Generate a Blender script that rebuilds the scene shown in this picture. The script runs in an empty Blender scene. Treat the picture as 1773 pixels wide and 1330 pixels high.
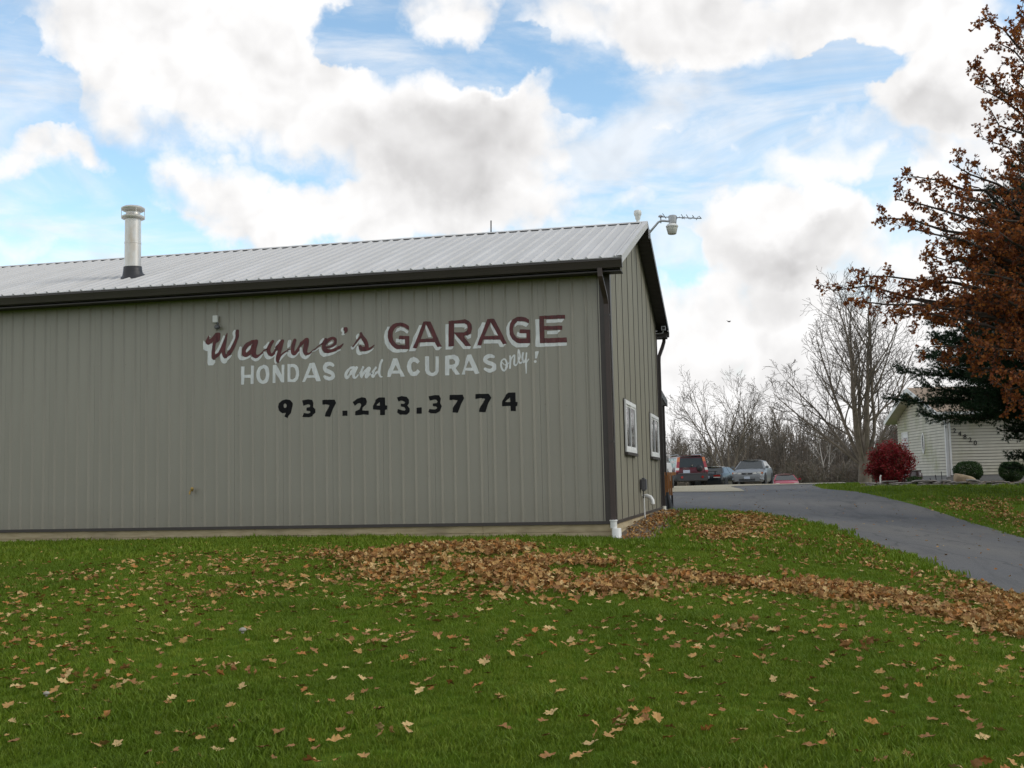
import bpy, bmesh, math, random
import numpy as np
from mathutils import Vector, Matrix, Euler, noise as mnoise

R = math.radians
rnd = random.Random(7)
rng = np.random.default_rng(11)
scene = bpy.context.scene
COL = scene.collection

# ---------------------------------------------------------------- camera
CAM = Vector((2.360, -18.588, 0.692))
cd = bpy.data.cameras.new("camera"); cam = bpy.data.objects.new("camera", cd); COL.objects.link(cam)
cd.sensor_width = 36; cd.sensor_fit = 'HORIZONTAL'; cd.lens = 40.16
cd.clip_start = .1; cd.clip_end = 3000
yaw, pitch, roll = -0.2134, 0.08569, -0.02208
Fv = Vector((math.sin(yaw)*math.cos(pitch), math.cos(yaw)*math.cos(pitch), math.sin(pitch)))
R0 = Vector((math.cos(yaw), -math.sin(yaw), 0)); U0 = R0.cross(Fv)
Rv = R0*math.cos(roll)+U0*math.sin(roll); Uv = -R0*math.sin(roll)+U0*math.cos(roll)
cam.matrix_world = Matrix(((Rv.x,Uv.x,-Fv.x,CAM.x),(Rv.y,Uv.y,-Fv.y,CAM.y),(Rv.z,Uv.z,-Fv.z,CAM.z),(0,0,0,1)))
scene.camera = cam

# ---------------------------------------------------------------- exposure, sun
scene.render.engine = 'CYCLES'
vs = scene.view_settings
vs.view_transform = 'Standard'; vs.look = 'None'; vs.exposure = 0.10; vs.gamma = 1.0; vs.use_curve_mapping = False
SUN_AZ, SUN_EL = R(92), R(34)          # veiled sun, to the right and a little beyond the garage
sd = bpy.data.lights.new("sun", 'SUN'); sd.energy = 1.25; sd.angle = R(22); sd.color = (1.0,.95,.86)
sun = bpy.data.objects.new("sun", sd); COL.objects.link(sun)
sdir = Vector((math.sin(SUN_AZ)*math.cos(SUN_EL), math.cos(SUN_AZ)*math.cos(SUN_EL), math.sin(SUN_EL)))
sun.rotation_euler = sdir.to_track_quat('Z','Y').to_euler()

# ---------------------------------------------------------------- world: Nishita sky under broken cloud
world = bpy.data.worlds.new("World"); scene.world = world; world.use_nodes = True
wt = world.node_tree; wn = wt.nodes; wl = wt.links
for n_ in list(wn): wn.remove(n_)
def _w(kind, **kw):
    n = wn.new(kind)
    for k,v in kw.items(): setattr(n,k,v)
    return n
def wm(op, a, b=None, c=None, clamp=False):
    n = _w('ShaderNodeMath', operation=op); n.use_clamp = clamp
    for i,v in enumerate((a,b,c)):
        if v is None: continue
        if isinstance(v,(int,float)): n.inputs[i].default_value = v
        else: wl.new(v, n.inputs[i])
    return n.outputs[0]
def wv(op, a, b=None, out=0):
    n = _w('ShaderNodeVectorMath', operation=op)
    for i,v in enumerate((a,b)):
        if v is None: continue
        if isinstance(v,tuple): n.inputs[i].default_value = v
        else: wl.new(v, n.inputs[i])
    return n.outputs[out]
def wsmooth(v, lo, hi):
    n = _w('ShaderNodeMapRange', interpolation_type='SMOOTHSTEP')
    wl.new(v, n.inputs[0]); n.inputs[1].default_value = lo; n.inputs[2].default_value = hi
    return n.outputs[0]
tc = _w('ShaderNodeTexCoord'); D = tc.outputs['Generated']
sep = _w('ShaderNodeSeparateXYZ'); wl.new(D, sep.inputs[0])
AZ = wm('ARCTAN2', sep.outputs[0], sep.outputs[1]); EL = wm('ARCSINE', sep.outputs[2])
def wnoise(scale, detail, rough=.55, dist=0, vec=None, lac=2.0):
    n = _w('ShaderNodeTexNoise'); n.inputs['Scale'].default_value = scale; n.inputs['Detail'].default_value = detail
    n.inputs['Roughness'].default_value = rough; n.inputs['Distortion'].default_value = dist; n.inputs['Lacunarity'].default_value = lac
    wl.new(vec if vec is not None else D, n.inputs['Vector']); return n
cmb = _w('ShaderNodeCombineXYZ'); wl.new(AZ, cmb.inputs[0]); wl.new(EL, cmb.inputs[1])
warp = wnoise(7, 6, .62)
wd = wv('SCALE', wv('SUBTRACT', warp.outputs['Color'], (.5,.5,.5))); wd.node.inputs['Scale'].default_value = .11
AE = wv('MULTIPLY', wv('ADD', cmb.outputs[0], wd), (1,1,0))
def puffs(vec):                                  # rounded cauliflower heads
    n = _w('ShaderNodeTexVoronoi', feature='F1'); n.inputs['Scale'].default_value = 10; n.inputs['Detail'].default_value = 2.2
    n.inputs['Roughness'].default_value = .5; n.inputs['Lacunarity'].default_value = 2.3; n.normalize = True
    w2 = _w('ShaderNodeTexNoise'); w2.inputs['Scale'].default_value = 14; w2.inputs['Detail'].default_value = 2; wl.new(vec, w2.inputs[0])
    d2 = wv('SCALE', wv('SUBTRACT', w2.outputs['Color'], (.5,.5,.5))); d2.node.inputs['Scale'].default_value = .09
    wl.new(wv('ADD', vec, d2), n.inputs['Vector']); return wm('MULTIPLY', wm('SUBTRACT', .30, n.outputs['Distance']), 2.0)
# clouds by direction: azimuth, elevation, half widths (radians), weight
CLOUDS = [(-0.4893, 0.3748, 0.1517, 0.0859, 1.1), (-0.5365, 0.3124, 0.0708, 0.0455, 0.6), (-0.2637, 0.2884, 0.1314, 0.0758, 1.1), (-0.3757, 0.3255, 0.091, 0.0607, 0.9), (-0.3056, 0.2397, 0.2123, 0.0354, 1.0), (-0.465, 0.2463, 0.0708, 0.0404, 0.7), (-0.5909, 0.2648, 0.0581, 0.0278, 0.9), (-0.6295, 0.2003, 0.0303, 0.0253, 0.5), (-0.2666, 0.4061, 0.0556, 0.0303, 0.9), (-0.0697, 0.3899, 0.1668, 0.043, 1.0), (0.103, 0.3769, 0.1517, 0.0506, 0.9), (-0.0332, 0.2844, 0.1517, 0.0354, 0.42), (0.0739, 0.2706, 0.1314, 0.0404, 0.6), (0.1728, 0.3049, 0.0809, 0.0556, 1.1), (0.0127, 0.199, 0.091, 0.0506, 1.1), (-0.0291, 0.1324, 0.1314, 0.0657, 0.9), (0.0905, 0.1259, 0.1517, 0.0809, 0.8), (-0.0318, 0.0629, 0.1517, 0.0607, 0.8), (0.1856, 0.2169, 0.1011, 0.0809, 0.7), (-0.126, 0.2409, 0.0607, 0.0253, 0.5), (-0.6181, 0.3096, 0.0455, 0.0253, -0.9), (-0.5499, 0.2468, 0.0657, 0.0228, -0.6), (-0.5266, 0.2152, 0.0758, 0.0202, -0.5), (-0.3548, 0.3819, 0.0354, 0.0228, -0.9), (-0.2208, 0.3594, 0.0455, 0.0253, -0.9), (-0.1182, 0.3229, 0.0556, 0.0228, -0.7), (-0.0894, 0.2685, 0.0607, 0.0253, -0.5), (0.0626, 0.3344, 0.0809, 0.0202, -1.0), (-0.0621, 0.1836, 0.0253, 0.0253, -0.5), (-0.0254, 0.1024, 0.0303, 0.0202, -0.4), (0.1097, 0.2341, 0.0303, 0.0303, -0.3), (-0.6318, 0.3519, 0.0202, 0.0202, -0.6)]
GREYS = [(-0.25, 0.287, 0.155, 0.062, 1.0), (-0.3354, 0.293, 0.0506, 0.0455, 0.4), (-0.03, 0.3868, 0.19, 0.028, 0.6), (0.0018, 0.165, 0.13, 0.035, 0.7), (0.1535, 0.2803, 0.07, 0.035, 0.8), (0.0703, 0.1948, 0.0556, 0.0202, 0.6), (0.0184, 0.1005, 0.1011, 0.0303, 0.4), (-0.396, 0.2965, 0.0758, 0.0303, 0.3), (-0.5035, 0.3239, 0.0758, 0.0303, 0.2), (-0.0261, 0.2112, 0.0506, 0.0202, 0.4)]
def blobs(lst, comb='MAXIMUM'):
    acc = None
    for a,e,rx,ry,amp in lst:
        v = wv('MULTIPLY', wv('SUBTRACT', AE, (a,e,0)), (1/rx,1/ry,0))
        l = wv('LENGTH', v, out=1)
        q = wm('MULTIPLY', wm('SUBTRACT', 1.25, wm('MULTIPLY', l, l), clamp=True), abs(amp))
        acc = q if acc is None else wm(comb, acc, q)
    return acc
pos = blobs([c for c in CLOUDS if c[4] > 0]); neg = blobs([c for c in CLOUDS if c[4] < 0], 'ADD')
gry = blobs(GREYS)
# beyond the charted part the same broken cover goes on, from noise alone
big = wnoise(2.6, 5, .55)
dxy = wv('LENGTH', wv('MULTIPLY', wv('SUBTRACT', AE, (-.21,.2,0)), (1/.75,1/.42,0)), out=1)
outm = wsmooth(dxy, .85, 1.25)
gen = wm('MULTIPLY', wm('SUBTRACT', big.outputs['Fac'], .36), 4.2, clamp=True)
cov = wm('ADD', wm('MULTIPLY', wm('SUBTRACT', pos, neg), wm('SUBTRACT', 1.0, outm)), wm('MULTIPLY', gen, outm))
f1 = wnoise(13, 7, .62); f2 = wnoise(3.5, 6, .5)
p1 = puffs(D)
dens = wm('ADD', wm('ADD', cov, wm('MULTIPLY', wm('SUBTRACT', f1.outputs['Fac'], .5), 1.0)), wm('MULTIPLY', p1, 1.0))
low = wsmooth(EL, .16, .03)                                     # cover closes up towards the horizon
dens = wm('ADD', dens, wm('MULTIPLY', low, .8))
body = wsmooth(dens, .12, .80)
ci = wnoise(4.5, 8, .6, .6, wv('MULTIPLY', D, (1,1,3.2)))      # thin veil between the heaps
veil = wm('MULTIPLY', wsmooth(ci.outputs['Fac'], .38, .70), .72)
alpha = wm('MAXIMUM', body, veil)
thick = wsmooth(dens, .45, 1.5)
up = wv('ADD', D, (.008,.0,.022)); p2 = puffs(up); f3 = wnoise(13, 4, .62, 0, up)
relief = wm('ADD', wm('MULTIPLY', wm('SUBTRACT', p2, p1), 1.3), wm('MULTIPLY', wm('SUBTRACT', f3.outputs['Fac'], f1.outputs['Fac']), .9))   # lit tops, grey bases
gsum = wm('ADD', wm('MULTIPLY', gry, wm('SUBTRACT', 1.0, outm)), wm('MULTIPLY', wm('MULTIPLY', wsmooth(f2.outputs['Fac'], .5, .7), .8), outm))
gsum = wsmooth(wm('ADD', gsum, wm('MULTIPLY', wm('SUBTRACT', f1.outputs['Fac'], .5), .8)), .0, 1.25)
greyness = wm('ADD', wm('MULTIPLY', gsum, wm('MULTIPLY', thick, .85)), wm('ADD', wm('MULTIPLY', relief, .85), .08), clamp=True)
ccol = _w('ShaderNodeMix', data_type='RGBA'); wl.new(greyness, ccol.inputs[0])
ccol.inputs[6].default_value = (9.7,9.6,9.55,1); ccol.inputs[7].default_value = (5.7,5.6,5.6,1)
sky = _w('ShaderNodeTexSky', sky_type='NISHITA'); sky.sun_disc = False
sky.sun_elevation = SUN_EL; sky.sun_rotation = SUN_AZ; sky.altitude = 300; sky.air_density = 1.0; sky.dust_density = .1; sky.ozone_density = 1.6
skm = _w('ShaderNodeMix', data_type='RGBA', blend_type='MULTIPLY'); skm.inputs[0].default_value = 1
wl.new(sky.outputs[0], skm.inputs[6]); skm.inputs[7].default_value = (2.3,2.35,2.12,1)
mixc = _w('ShaderNodeMix', data_type='RGBA'); wl.new(alpha, mixc.inputs[0]); wl.new(skm.outputs[2], mixc.inputs[6]); wl.new(ccol.outputs[2], mixc.inputs[7])
bg = _w('ShaderNodeBackground'); wl.new(mixc.outputs[2], bg.inputs[0]); bg.inputs[1].default_value = 0.1
wo = _w('ShaderNodeOutputWorld'); wl.new(bg.outputs[0], wo.inputs[0])
world.cycles.sampling_method = 'MANUAL'; world.cycles.sample_map_resolution = 512
# ---------------------------------------------------------------- terrain height (smooth surface through surveyed spots)
SPOTS = np.array([
 (2.36,-18.6,-.91),(-3,-14,-.70),(6,-14,-1.05),(2.4,-9.5,-.55),(-5,-6,-.33),(2.3,-26,-1.22),(-14,-20,-.85),(12,-20,-1.6),
 (0,-.5,-.26),(-2,-.5,-.23),(-5.7,-.5,-.20),(-8.5,-.5,-.21),(-11.3,-.5,-.23),(-2,.5,-.22),(-5.7,.5,-.19),(-8.5,.5,-.2),(-11.3,.5,-.22),(-17,-.5,-.15),(-25,-2,-.3),(-12,-8,-.42),
 (.6,4,-.10),(.5,8.6,-.08),(-9,10,0),(2.1,8.4,-.16),(3.2,5.4,-.26),(4.05,1.9,-.46),(4.6,-.8,-.62),(5.15,-2.3,-.85),(5.5,-2.9,-.93),
 (7.8,7.9,-.78),(7.6,12,-.62),(6.9,15.1,-.28),(5.5,18.3,.08),(4.5,23.4,.19),(1.9,19.4,.15),(-.5,21.3,.18),(1.1,31.4,.27),
 (0,36,.29),(5,34,.29),(2,42,.28),(-6,38,.28),(-10,25,.25),(8,30,.28),(13,29,.27),(20,31,.3),(12,22,.0),(12.5,14,-.55),
 (10,3,-1.15),(14,-6,-1.6),(20,4,-1.6),(20,18,-.5),(0,50,0),(6,50,0),(3.9,60,-.5),(-4,60,-.5),(14,60,-.3),(0,72,-.8),(10,72,-.8),
 (-25,30,.2),(-25,60,-.4),(30,60,-.3),(32,20,-.8),(32,-10,-2.0),(-20,75,-.9),(28,80,-.9)])
def _tps(d2):
    return 0.5*d2*np.log(d2+1e-12)
def _fit():
    P = SPOTS[:,:2]; n = len(P)
    d2 = ((P[:,None]-P[None])**2).sum(-1)
    A = np.zeros((n+3,n+3)); A[:n,:n] = _tps(d2)+np.eye(n)*2.5
    A[:n,n] = 1; A[:n,n+1:] = P; A[n,:n] = 1; A[n+1:,:n] = P.T
    b = np.zeros(n+3); b[:n] = SPOTS[:,2]
    return np.linalg.solve(A,b)
_W = _fit()
def hgt(x, y):
    x = np.asarray(x,float); y = np.asarray(y,float)
    sh = np.broadcast(x,y).shape
    x = np.broadcast_to(x,sh).ravel(); y = np.broadcast_to(y,sh).ravel()
    cx = np.clip(x,-26,32); cy = np.clip(y,-26,80)
    out = np.empty(x.size)
    for s in range(0,x.size,20000):
        X = cx[s:s+20000]; Y = cy[s:s+20000]
        d2 = (X[:,None]-SPOTS[None,:,0])**2+(Y[:,None]-SPOTS[None,:,1])**2
        out[s:s+20000] = _tps(d2)@_W[:len(SPOTS)]+_W[-3]+_W[-2]*X+_W[-1]*Y
    far = np.hypot(x-cx,y-cy)
    out = out-np.minimum(far*.012,.9)
    out += .012*np.sin(x*.9+1.3*np.sin(y*.5))*np.sin(y*.8+.7)*(far<1)
    return out.reshape(sh) if sh else float(out[0])
# ---------------------------------------------------------------- helpers
def tag(o, label=None, cat=None, group=None, kind=None):
    for k,v in (('label',label),('category',cat),('group',group),('kind',kind)):
        if v is not None: o[k] = v
    return o
def thing(name, label, cat, loc=(0,0,0), rz=0, group=None):
    o = bpy.data.objects.new(name, None); o.empty_display_size = .2; COL.objects.link(o)
    o.location = loc; o.rotation_euler = (0,0,rz)
    return tag(o, label, cat, group)
class MB:
    def __init__(s): s.v = []; s.f = []; s.nv = 0
    def add(s, vs, fs):
        o = len(s.v); s.v += [tuple(map(float,p)) for p in vs]; s.f += [tuple(i+o for i in q) for q in fs]; return s
    def box(s, x0,x1,y0,y1,z0,z1, m=None):
        P = [(x0,y0,z0),(x1,y0,z0),(x1,y1,z0),(x0,y1,z0),(x0,y0,z1),(x1,y0,z1),(x1,y1,z1),(x0,y1,z1)]
        if m is not None: P = [m@Vector(p) for p in P]
        return s.add(P, [(3,2,1,0),(4,5,6,7),(0,1,5,4),(1,2,6,5),(2,3,7,6),(3,0,4,7)])
    def prism(s, prof, axis, a, b):       # closed profile extruded along an axis
        n = len(prof); P = []
        for t in (a,b):
            for (u,w) in prof:
                P.append({'x':(t,u,w),'y':(u,t,w),'z':(u,w,t)}[axis])
        F = [tuple(range(n-1,-1,-1)), tuple(range(n,2*n))]+[(i,(i+1)%n,n+(i+1)%n,n+i) for i in range(n)]
        return s.add(P,F)
    def tube(s, path, rad, n=8, caps=True):
        path = [Vector(p) for p in path]; k = len(path)
        if not hasattr(rad,'__len__'): rad = [rad]*k
        P = []; side = None
        for i in range(k):
            t = (path[min(i+1,k-1)]-path[max(i-1,0)])
            t = t.normalized() if t.length > 1e-9 else Vector((0,0,1))
            if side is None:
                side = t.cross(Vector((0,0,1)) if abs(t.z) < .9 else Vector((1,0,0))).normalized()
            else:
                side = (side-t*side.dot(t)); side = side.normalized() if side.length > 1e-6 else t.orthogonal().normalized()
            up = t.cross(side)
            for j in range(n):
                a = 2*math.pi*j/n; P.append(path[i]+(side*math.cos(a)+up*math.sin(a))*rad[i])
        F = [(i*n+j, i*n+(j+1)%n, (i+1)*n+(j+1)%n, (i+1)*n+j) for i in range(k-1) for j in range(n)]
        if caps: F += [tuple(range(n-1,-1,-1)), tuple(range((k-1)*n, k*n))]
        return s.add(P,F)
    def lathe(s, prof, c=(0,0,0), n=24, axis='z'):
        P = []
        for (r,h) in prof:
            for j in range(n):
                a = 2*math.pi*j/n; u,w = r*math.cos(a), r*math.sin(a)
                q = {'z':(u,w,h),'x':(h,u,w),'y':(u,h,w)}[axis]
                P.append((q[0]+c[0],q[1]+c[1],q[2]+c[2]))
        k = len(prof)
        F = [(i*n+j,i*n+(j+1)%n,(i+1)*n+(j+1)%n,(i+1)*n+j) for i in range(k-1) for j in range(n)]
        F += [tuple(range(n-1,-1,-1)), tuple(range((k-1)*n,k*n))]
        return s.add(P,F)
    def mesh(s, name, mat=None, smooth=False, bevel=0):
        me = bpy.data.meshes.new(name); me.from_pydata(s.v, [], s.f); me.validate()
        bm = bmesh.new(); bm.from_mesh(me)
        bmesh.ops.recalc_face_normals(bm, faces=bm.faces)
        if bevel: bmesh.ops.bevel(bm, geom=bm.edges[:], offset=bevel, segments=2, affect='EDGES', clamp_overlap=True)
        bm.to_mesh(me); bm.free()
        if mat: me.materials.append(mat)
        if smooth: me.shade_smooth()
        return me
    def build(s, name, mat, parent=None, smooth=False, bevel=0, loc=(0,0,0), autos=None):
        return link(name, s.mesh(name, mat, smooth, bevel), parent, loc, autos)
def link(name, me, parent=None, loc=(0,0,0), autos=None, rot=None):
    o = bpy.data.objects.new(name, me); COL.objects.link(o); o.location = loc
    if rot: o.rotation_euler = rot
    if parent: o.parent = parent
    if autos:
        me.shade_smooth(); a = me.attributes.get('sharp_edge')
        bm = bmesh.new(); bm.from_mesh(me)
        for e in bm.edges:
            if len(e.link_faces) == 2 and e.calc_face_angle(0) > R(autos): e.smooth = False
        bm.to_mesh(me); bm.free()
    return o
def rawmesh(name, V, Fq, mat):            # numpy verts + equal-size faces
    V = np.asarray(V,np.float32); Fq = np.asarray(Fq,np.int32); k = Fq.shape[1]
    me = bpy.data.meshes.new(name)
    me.vertices.add(len(V)); me.vertices.foreach_set('co', V.ravel())
    me.loops.add(Fq.size); me.loops.foreach_set('vertex_index', Fq.ravel())
    me.polygons.add(len(Fq)); me.polygons.foreach_set('loop_start', np.arange(len(Fq),dtype=np.int32)*k)
    me.update(calc_edges=True); me.materials.append(mat); return me

# ---------------------------------------------------------------- materials
def lin(c):
    return tuple((x/255/12.92 if x/255 <= .04045 else ((x/255+.055)/1.055)**2.4) for x in c)
class NT:
    def __init__(s, name):
        s.m = bpy.data.materials.new(name); s.m.use_nodes = True; s.t = s.m.node_tree; s.n = s.t.nodes; s.l = s.t.links
        s.b = s.n['Principled BSDF']; s.tc = s.n.new('ShaderNodeTexCoord')
    def noise(s, scale, detail=4, rough=.55, dist=0, vec=None, sc3=None, coord='Object'):
        n = s.n.new('ShaderNodeTexNoise'); n.inputs['Scale'].default_value = scale; n.inputs['Detail'].default_value = detail
        n.inputs['Roughness'].default_value = rough; n.inputs['Distortion'].default_value = dist
        src = vec if vec is not None else s.tc.outputs[coord]
        if sc3:
            mp = s.n.new('ShaderNodeMapping'); mp.inputs['Scale'].default_value = sc3; s.l.new(src, mp.inputs[0]); src = mp.outputs[0]
        s.l.new(src, n.inputs['Vector']); return n.outputs['Fac']
    def ramp(s, fac, stops, interp='LINEAR'):
        r = s.n.new('ShaderNodeValToRGB'); r.color_ramp.interpolation = interp
        e = r.color_ramp.elements
        while len(e) < len(stops): e.new(.5)
        for i,(p,c) in enumerate(stops):
            e[i].position = p; e[i].color = (*c,1) if len(c) == 3 else c
        s.l.new(fac, r.inputs[0]); return r.outputs[0]
    def mix(s, fac, a, b, mode='MIX'):
        m = s.n.new('ShaderNodeMix'); m.data_type = 'RGBA'; m.blend_type = mode
        for i,v in ((0,fac),(6,a),(7,b)):
            if isinstance(v,(int,float)): m.inputs[i].default_value = v
            elif isinstance(v,tuple): m.inputs[i].default_value = (*v,1) if len(v) == 3 else v
            else: s.l.new(v, m.inputs[i])
        return m.outputs[2]
    def math(s, op, a, b=0, clamp=False):
        m = s.n.new('ShaderNodeMath'); m.operation = op; m.use_clamp = clamp
        for i,v in enumerate((a,b)):
            if isinstance(v,(int,float)): m.inputs[i].default_value = v
            else: s.l.new(v, m.inputs[i])
        return m.outputs[0]
    def bump(s, h, strength=.3, dist=.01):
        b = s.n.new('ShaderNodeBump'); b.inputs['Strength'].default_value = strength; b.inputs['Distance'].default_value = dist
        s.l.new(h, b.inputs['Height']); s.l.new(b.outputs[0], s.b.inputs['Normal'])
    def set(s, **kw):
        for k,v in kw.items():
            k = {'col':'Base Color','rough':'Roughness','metal':'Metallic','coat':'Coat Weight','spec':'Specular IOR Level','trans':'Transmission Weight','alpha':'Alpha'}[k]
            if isinstance(v,(int,float)): s.b.inputs[k].default_value = v
            elif isinstance(v,tuple): s.b.inputs[k].default_value = (*v,1)
            else: s.l.new(v, s.b.inputs[k])
        return s.m
def mat(name, col, rough=.6, metal=0, var=.12, scale=6, bump=0, bscale=60, coat=0, spec=.5, tint=None, sc3=None):
    t = NT(name); n = t.noise(scale, 5, .6, sc3=sc3)
    a = tuple(c*(1-var) for c in col); b = tuple(min(1,c*(1+var)) for c in (tint or col))
    c = t.ramp(n, [(.3,a),(.7,b)])
    t.set(col=c, rough=rough, metal=metal, coat=coat, spec=spec)
    r = t.noise(scale*3, 3)
    t.set(rough=t.math('ADD', t.math('MULTIPLY', r, .2), rough-.1, clamp=True))
    if bump: t.bump(t.noise(bscale, 4), bump, .004)
    return t.m
M = {}
M['bark'] = mat('bark_grey', (.155,.125,.095), .9, var=.35, scale=3, bump=.6, bscale=30)
M['bark_dark'] = mat('bark_dark', (.055,.042,.032), .9, var=.3, scale=3, bump=.6, bscale=30)
M['bark_white'] = mat('bark_white', (.40,.37,.33), .8, var=.25, scale=9)
M['twig'] = mat('twig', (.10,.084,.070), .9, var=.3, scale=1.5)
M['brown_metal'] = mat('dark_brown_metal', (.047,.038,.034), .45, var=.12, scale=2)
M['seam_dark'] = mat('dark_seam_strip', (.07,.063,.05), .6)
M['soffit'] = mat('dark_soffit', (.03,.025,.022), .6, var=.12, scale=2)
M['white_vinyl'] = mat('white_vinyl', (.72,.72,.70), .45, var=.06, scale=5)
M['pvc'] = mat('white_pipe_plastic', (.66,.66,.63), .35, var=.06, scale=12)
M['pvc_old'] = mat('cream_pipe_plastic', (.66,.63,.52), .45, var=.1, scale=12)
M['grey_plastic'] = mat('grey_plastic', (.10,.10,.105), .5, var=.1, scale=12)
M['galv'] = mat('galvanised_steel', (.42,.43,.45), .38, metal=.7, var=.15, scale=14)
M['black'] = mat('black_plastic', (.018,.018,.02), .5, var=.2, scale=8)
M['rubber'] = mat('tyre_rubber', (.022,.022,.022), .8, var=.2, scale=8)
M['glass'] = mat('window_glass_dark', (.018,.021,.022), .05, var=.1, spec=.8)
M['car_glass'] = mat('car_glass', (.03,.036,.036), .12, var=.1, spec=.35)
M['letter_white'] = mat('sign_paint_white', (.70,.715,.705), .6, var=.13, scale=16, sc3=(1,1,.4))
M['spout'] = mat('red_brown_metal', (.055,.038,.033), .5, var=.12, scale=2)
M['letter_black'] = mat('sign_paint_black', (.010,.010,.011), .85, spec=.2, var=.2, scale=14)
M['chrome'] = mat('chrome', (.6,.6,.6), .18, metal=1, var=.05)
M['lamp_clear'] = mat('lamp_lens_clear', (.62,.62,.58), .15, var=.1, scale=30, coat=.5)
M['lamp_red'] = mat('lamp_lens_red', (.30,.018,.012), .15, var=.15, scale=20, coat=.6)
M['lamp_amber'] = mat('lamp_lens_amber', (.50,.13,.02), .15, var=.1, scale=20, coat=.6)
M['wood_orange'] = mat('stained_wood', (.30,.125,.035), .6, var=.3, scale=9, sc3=(1,1,.15), bump=.3)
M['stone'] = mat('flat_stone', (.20,.18,.16), .85, var=.4, scale=2.3, bump=.8, bscale=14)
M['stone_tan'] = mat('tan_boulder', (.33,.25,.16), .85, var=.2, scale=5, bump=.8, bscale=10)
M['shingle'] = mat('roof_shingle_tan', (.27,.20,.14), .9, var=.2, scale=20, bump=.5, bscale=50)
M['foundation'] = mat('block_foundation', (.24,.235,.225), .9, var=.1, scale=8, bump=.3)
def skirt_mat():
    t = NT('treated_skirt_board'); n = t.noise(3, 6, .6, sc3=(1,1,6)); n2 = t.noise(.8, 3)
    c = t.ramp(n, [(.25,(.32,.25,.14)),(.7,(.50,.41,.26))]); c = t.mix(t.ramp(n2,[(.5,(0,0,0)),(.75,(.6,.6,.6))]), c, (.12,.10,.07))
    t.bump(n,.3,.004); return t.set(col=c, rough=.85)
M['skirt'] = skirt_mat()
def letter_red():
    t = NT('sign_paint_maroon'); n = t.noise(22, 5, .7, sc3=(1,1,.35)); n2 = t.noise(5,3)
    c = t.ramp(n, [(.3,(.055,.020,.022)),(.55,(.125,.022,.024)),(.78,(.14,.06,.055))])
    c = t.mix(t.ramp(n2,[(.45,(0,0,0)),(.7,(.5,.5,.5))]), c, (.075,.035,.037)); return t.set(col=c, rough=.6)
M['letter_red'] = letter_red()
def wall_mat(name, base, ro=.36, sp_=.6):
    t = NT(name); n = t.noise(1.1, 5, .6, sc3=(1,1,.25)); n2 = t.noise(40,2); n3 = t.noise(260,2,.5)
    c = t.ramp(n, [(.3,tuple(x*.93 for x in base)),(.7,tuple(x*1.07 for x in base))])
    geo = t.n.new('ShaderNodeNewGeometry'); sp = t.n.new('ShaderNodeSeparateXYZ'); t.l.new(geo.outputs['Position'], sp.inputs[0])
    mr = t.n.new('ShaderNodeMapRange'); mr.inputs[1].default_value = .0; mr.inputs[2].default_value = .55; mr.inputs[3].default_value = 1; mr.inputs[4].default_value = 0
    t.l.new(sp.outputs[2], mr.inputs[0])                       # rain-splashed dirt on the lowest half metre
    d = t.math('MULTIPLY', mr.outputs[0], t.math('MULTIPLY', t.noise(7,4,.7), .6))
    c = t.mix(d, c, (.17,.145,.10)); c = t.mix(.10, c, t.ramp(n3,[(.3,(.1,.1,.1)),(.7,(.5,.5,.45))]))
    specks = t.ramp(t.noise(9,2,.5), [(.735,(0,0,0)),(.75,(.5,.5,.5))]); c = t.mix(specks, c, tuple(x*.6 for x in base))
    t.bump(t.noise(2.2,3), .10, .01)
    return t.set(col=c, rough=ro, spec=sp_)
M['wall'] = wall_mat('taupe_steel_siding', (.278,.257,.203))
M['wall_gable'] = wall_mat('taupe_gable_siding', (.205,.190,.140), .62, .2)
def roof_mat():
    t = NT('light_steel_roofing'); n = t.noise(.9,5,.6,sc3=(1,.35,1)); c = t.ramp(n,[(.3,(.44,.43,.41)),(.7,(.55,.54,.525))])
    sp = t.ramp(t.noise(6,3,.6),[(.69,(0,0,0)),(.72,(.7,.7,.7))]); c = t.mix(sp,c,(.20,.18,.15))
    t.bump(t.noise(3,2),.08,.01)
    return t.set(col=c, rough=.6, metal=.0, spec=.3)
M['roof'] = roof_mat()
def flue_mat():
    t = NT('stainless_flue'); n = t.noise(4,5,.6,sc3=(1,1,.4)); c = t.ramp(n,[(.3,(.48,.46,.42)),(.55,(.60,.58,.54)),(.8,(.45,.36,.25))])
    return t.set(col=c, rough=.36, metal=.55)
M['flue'] = flue_mat()
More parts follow.
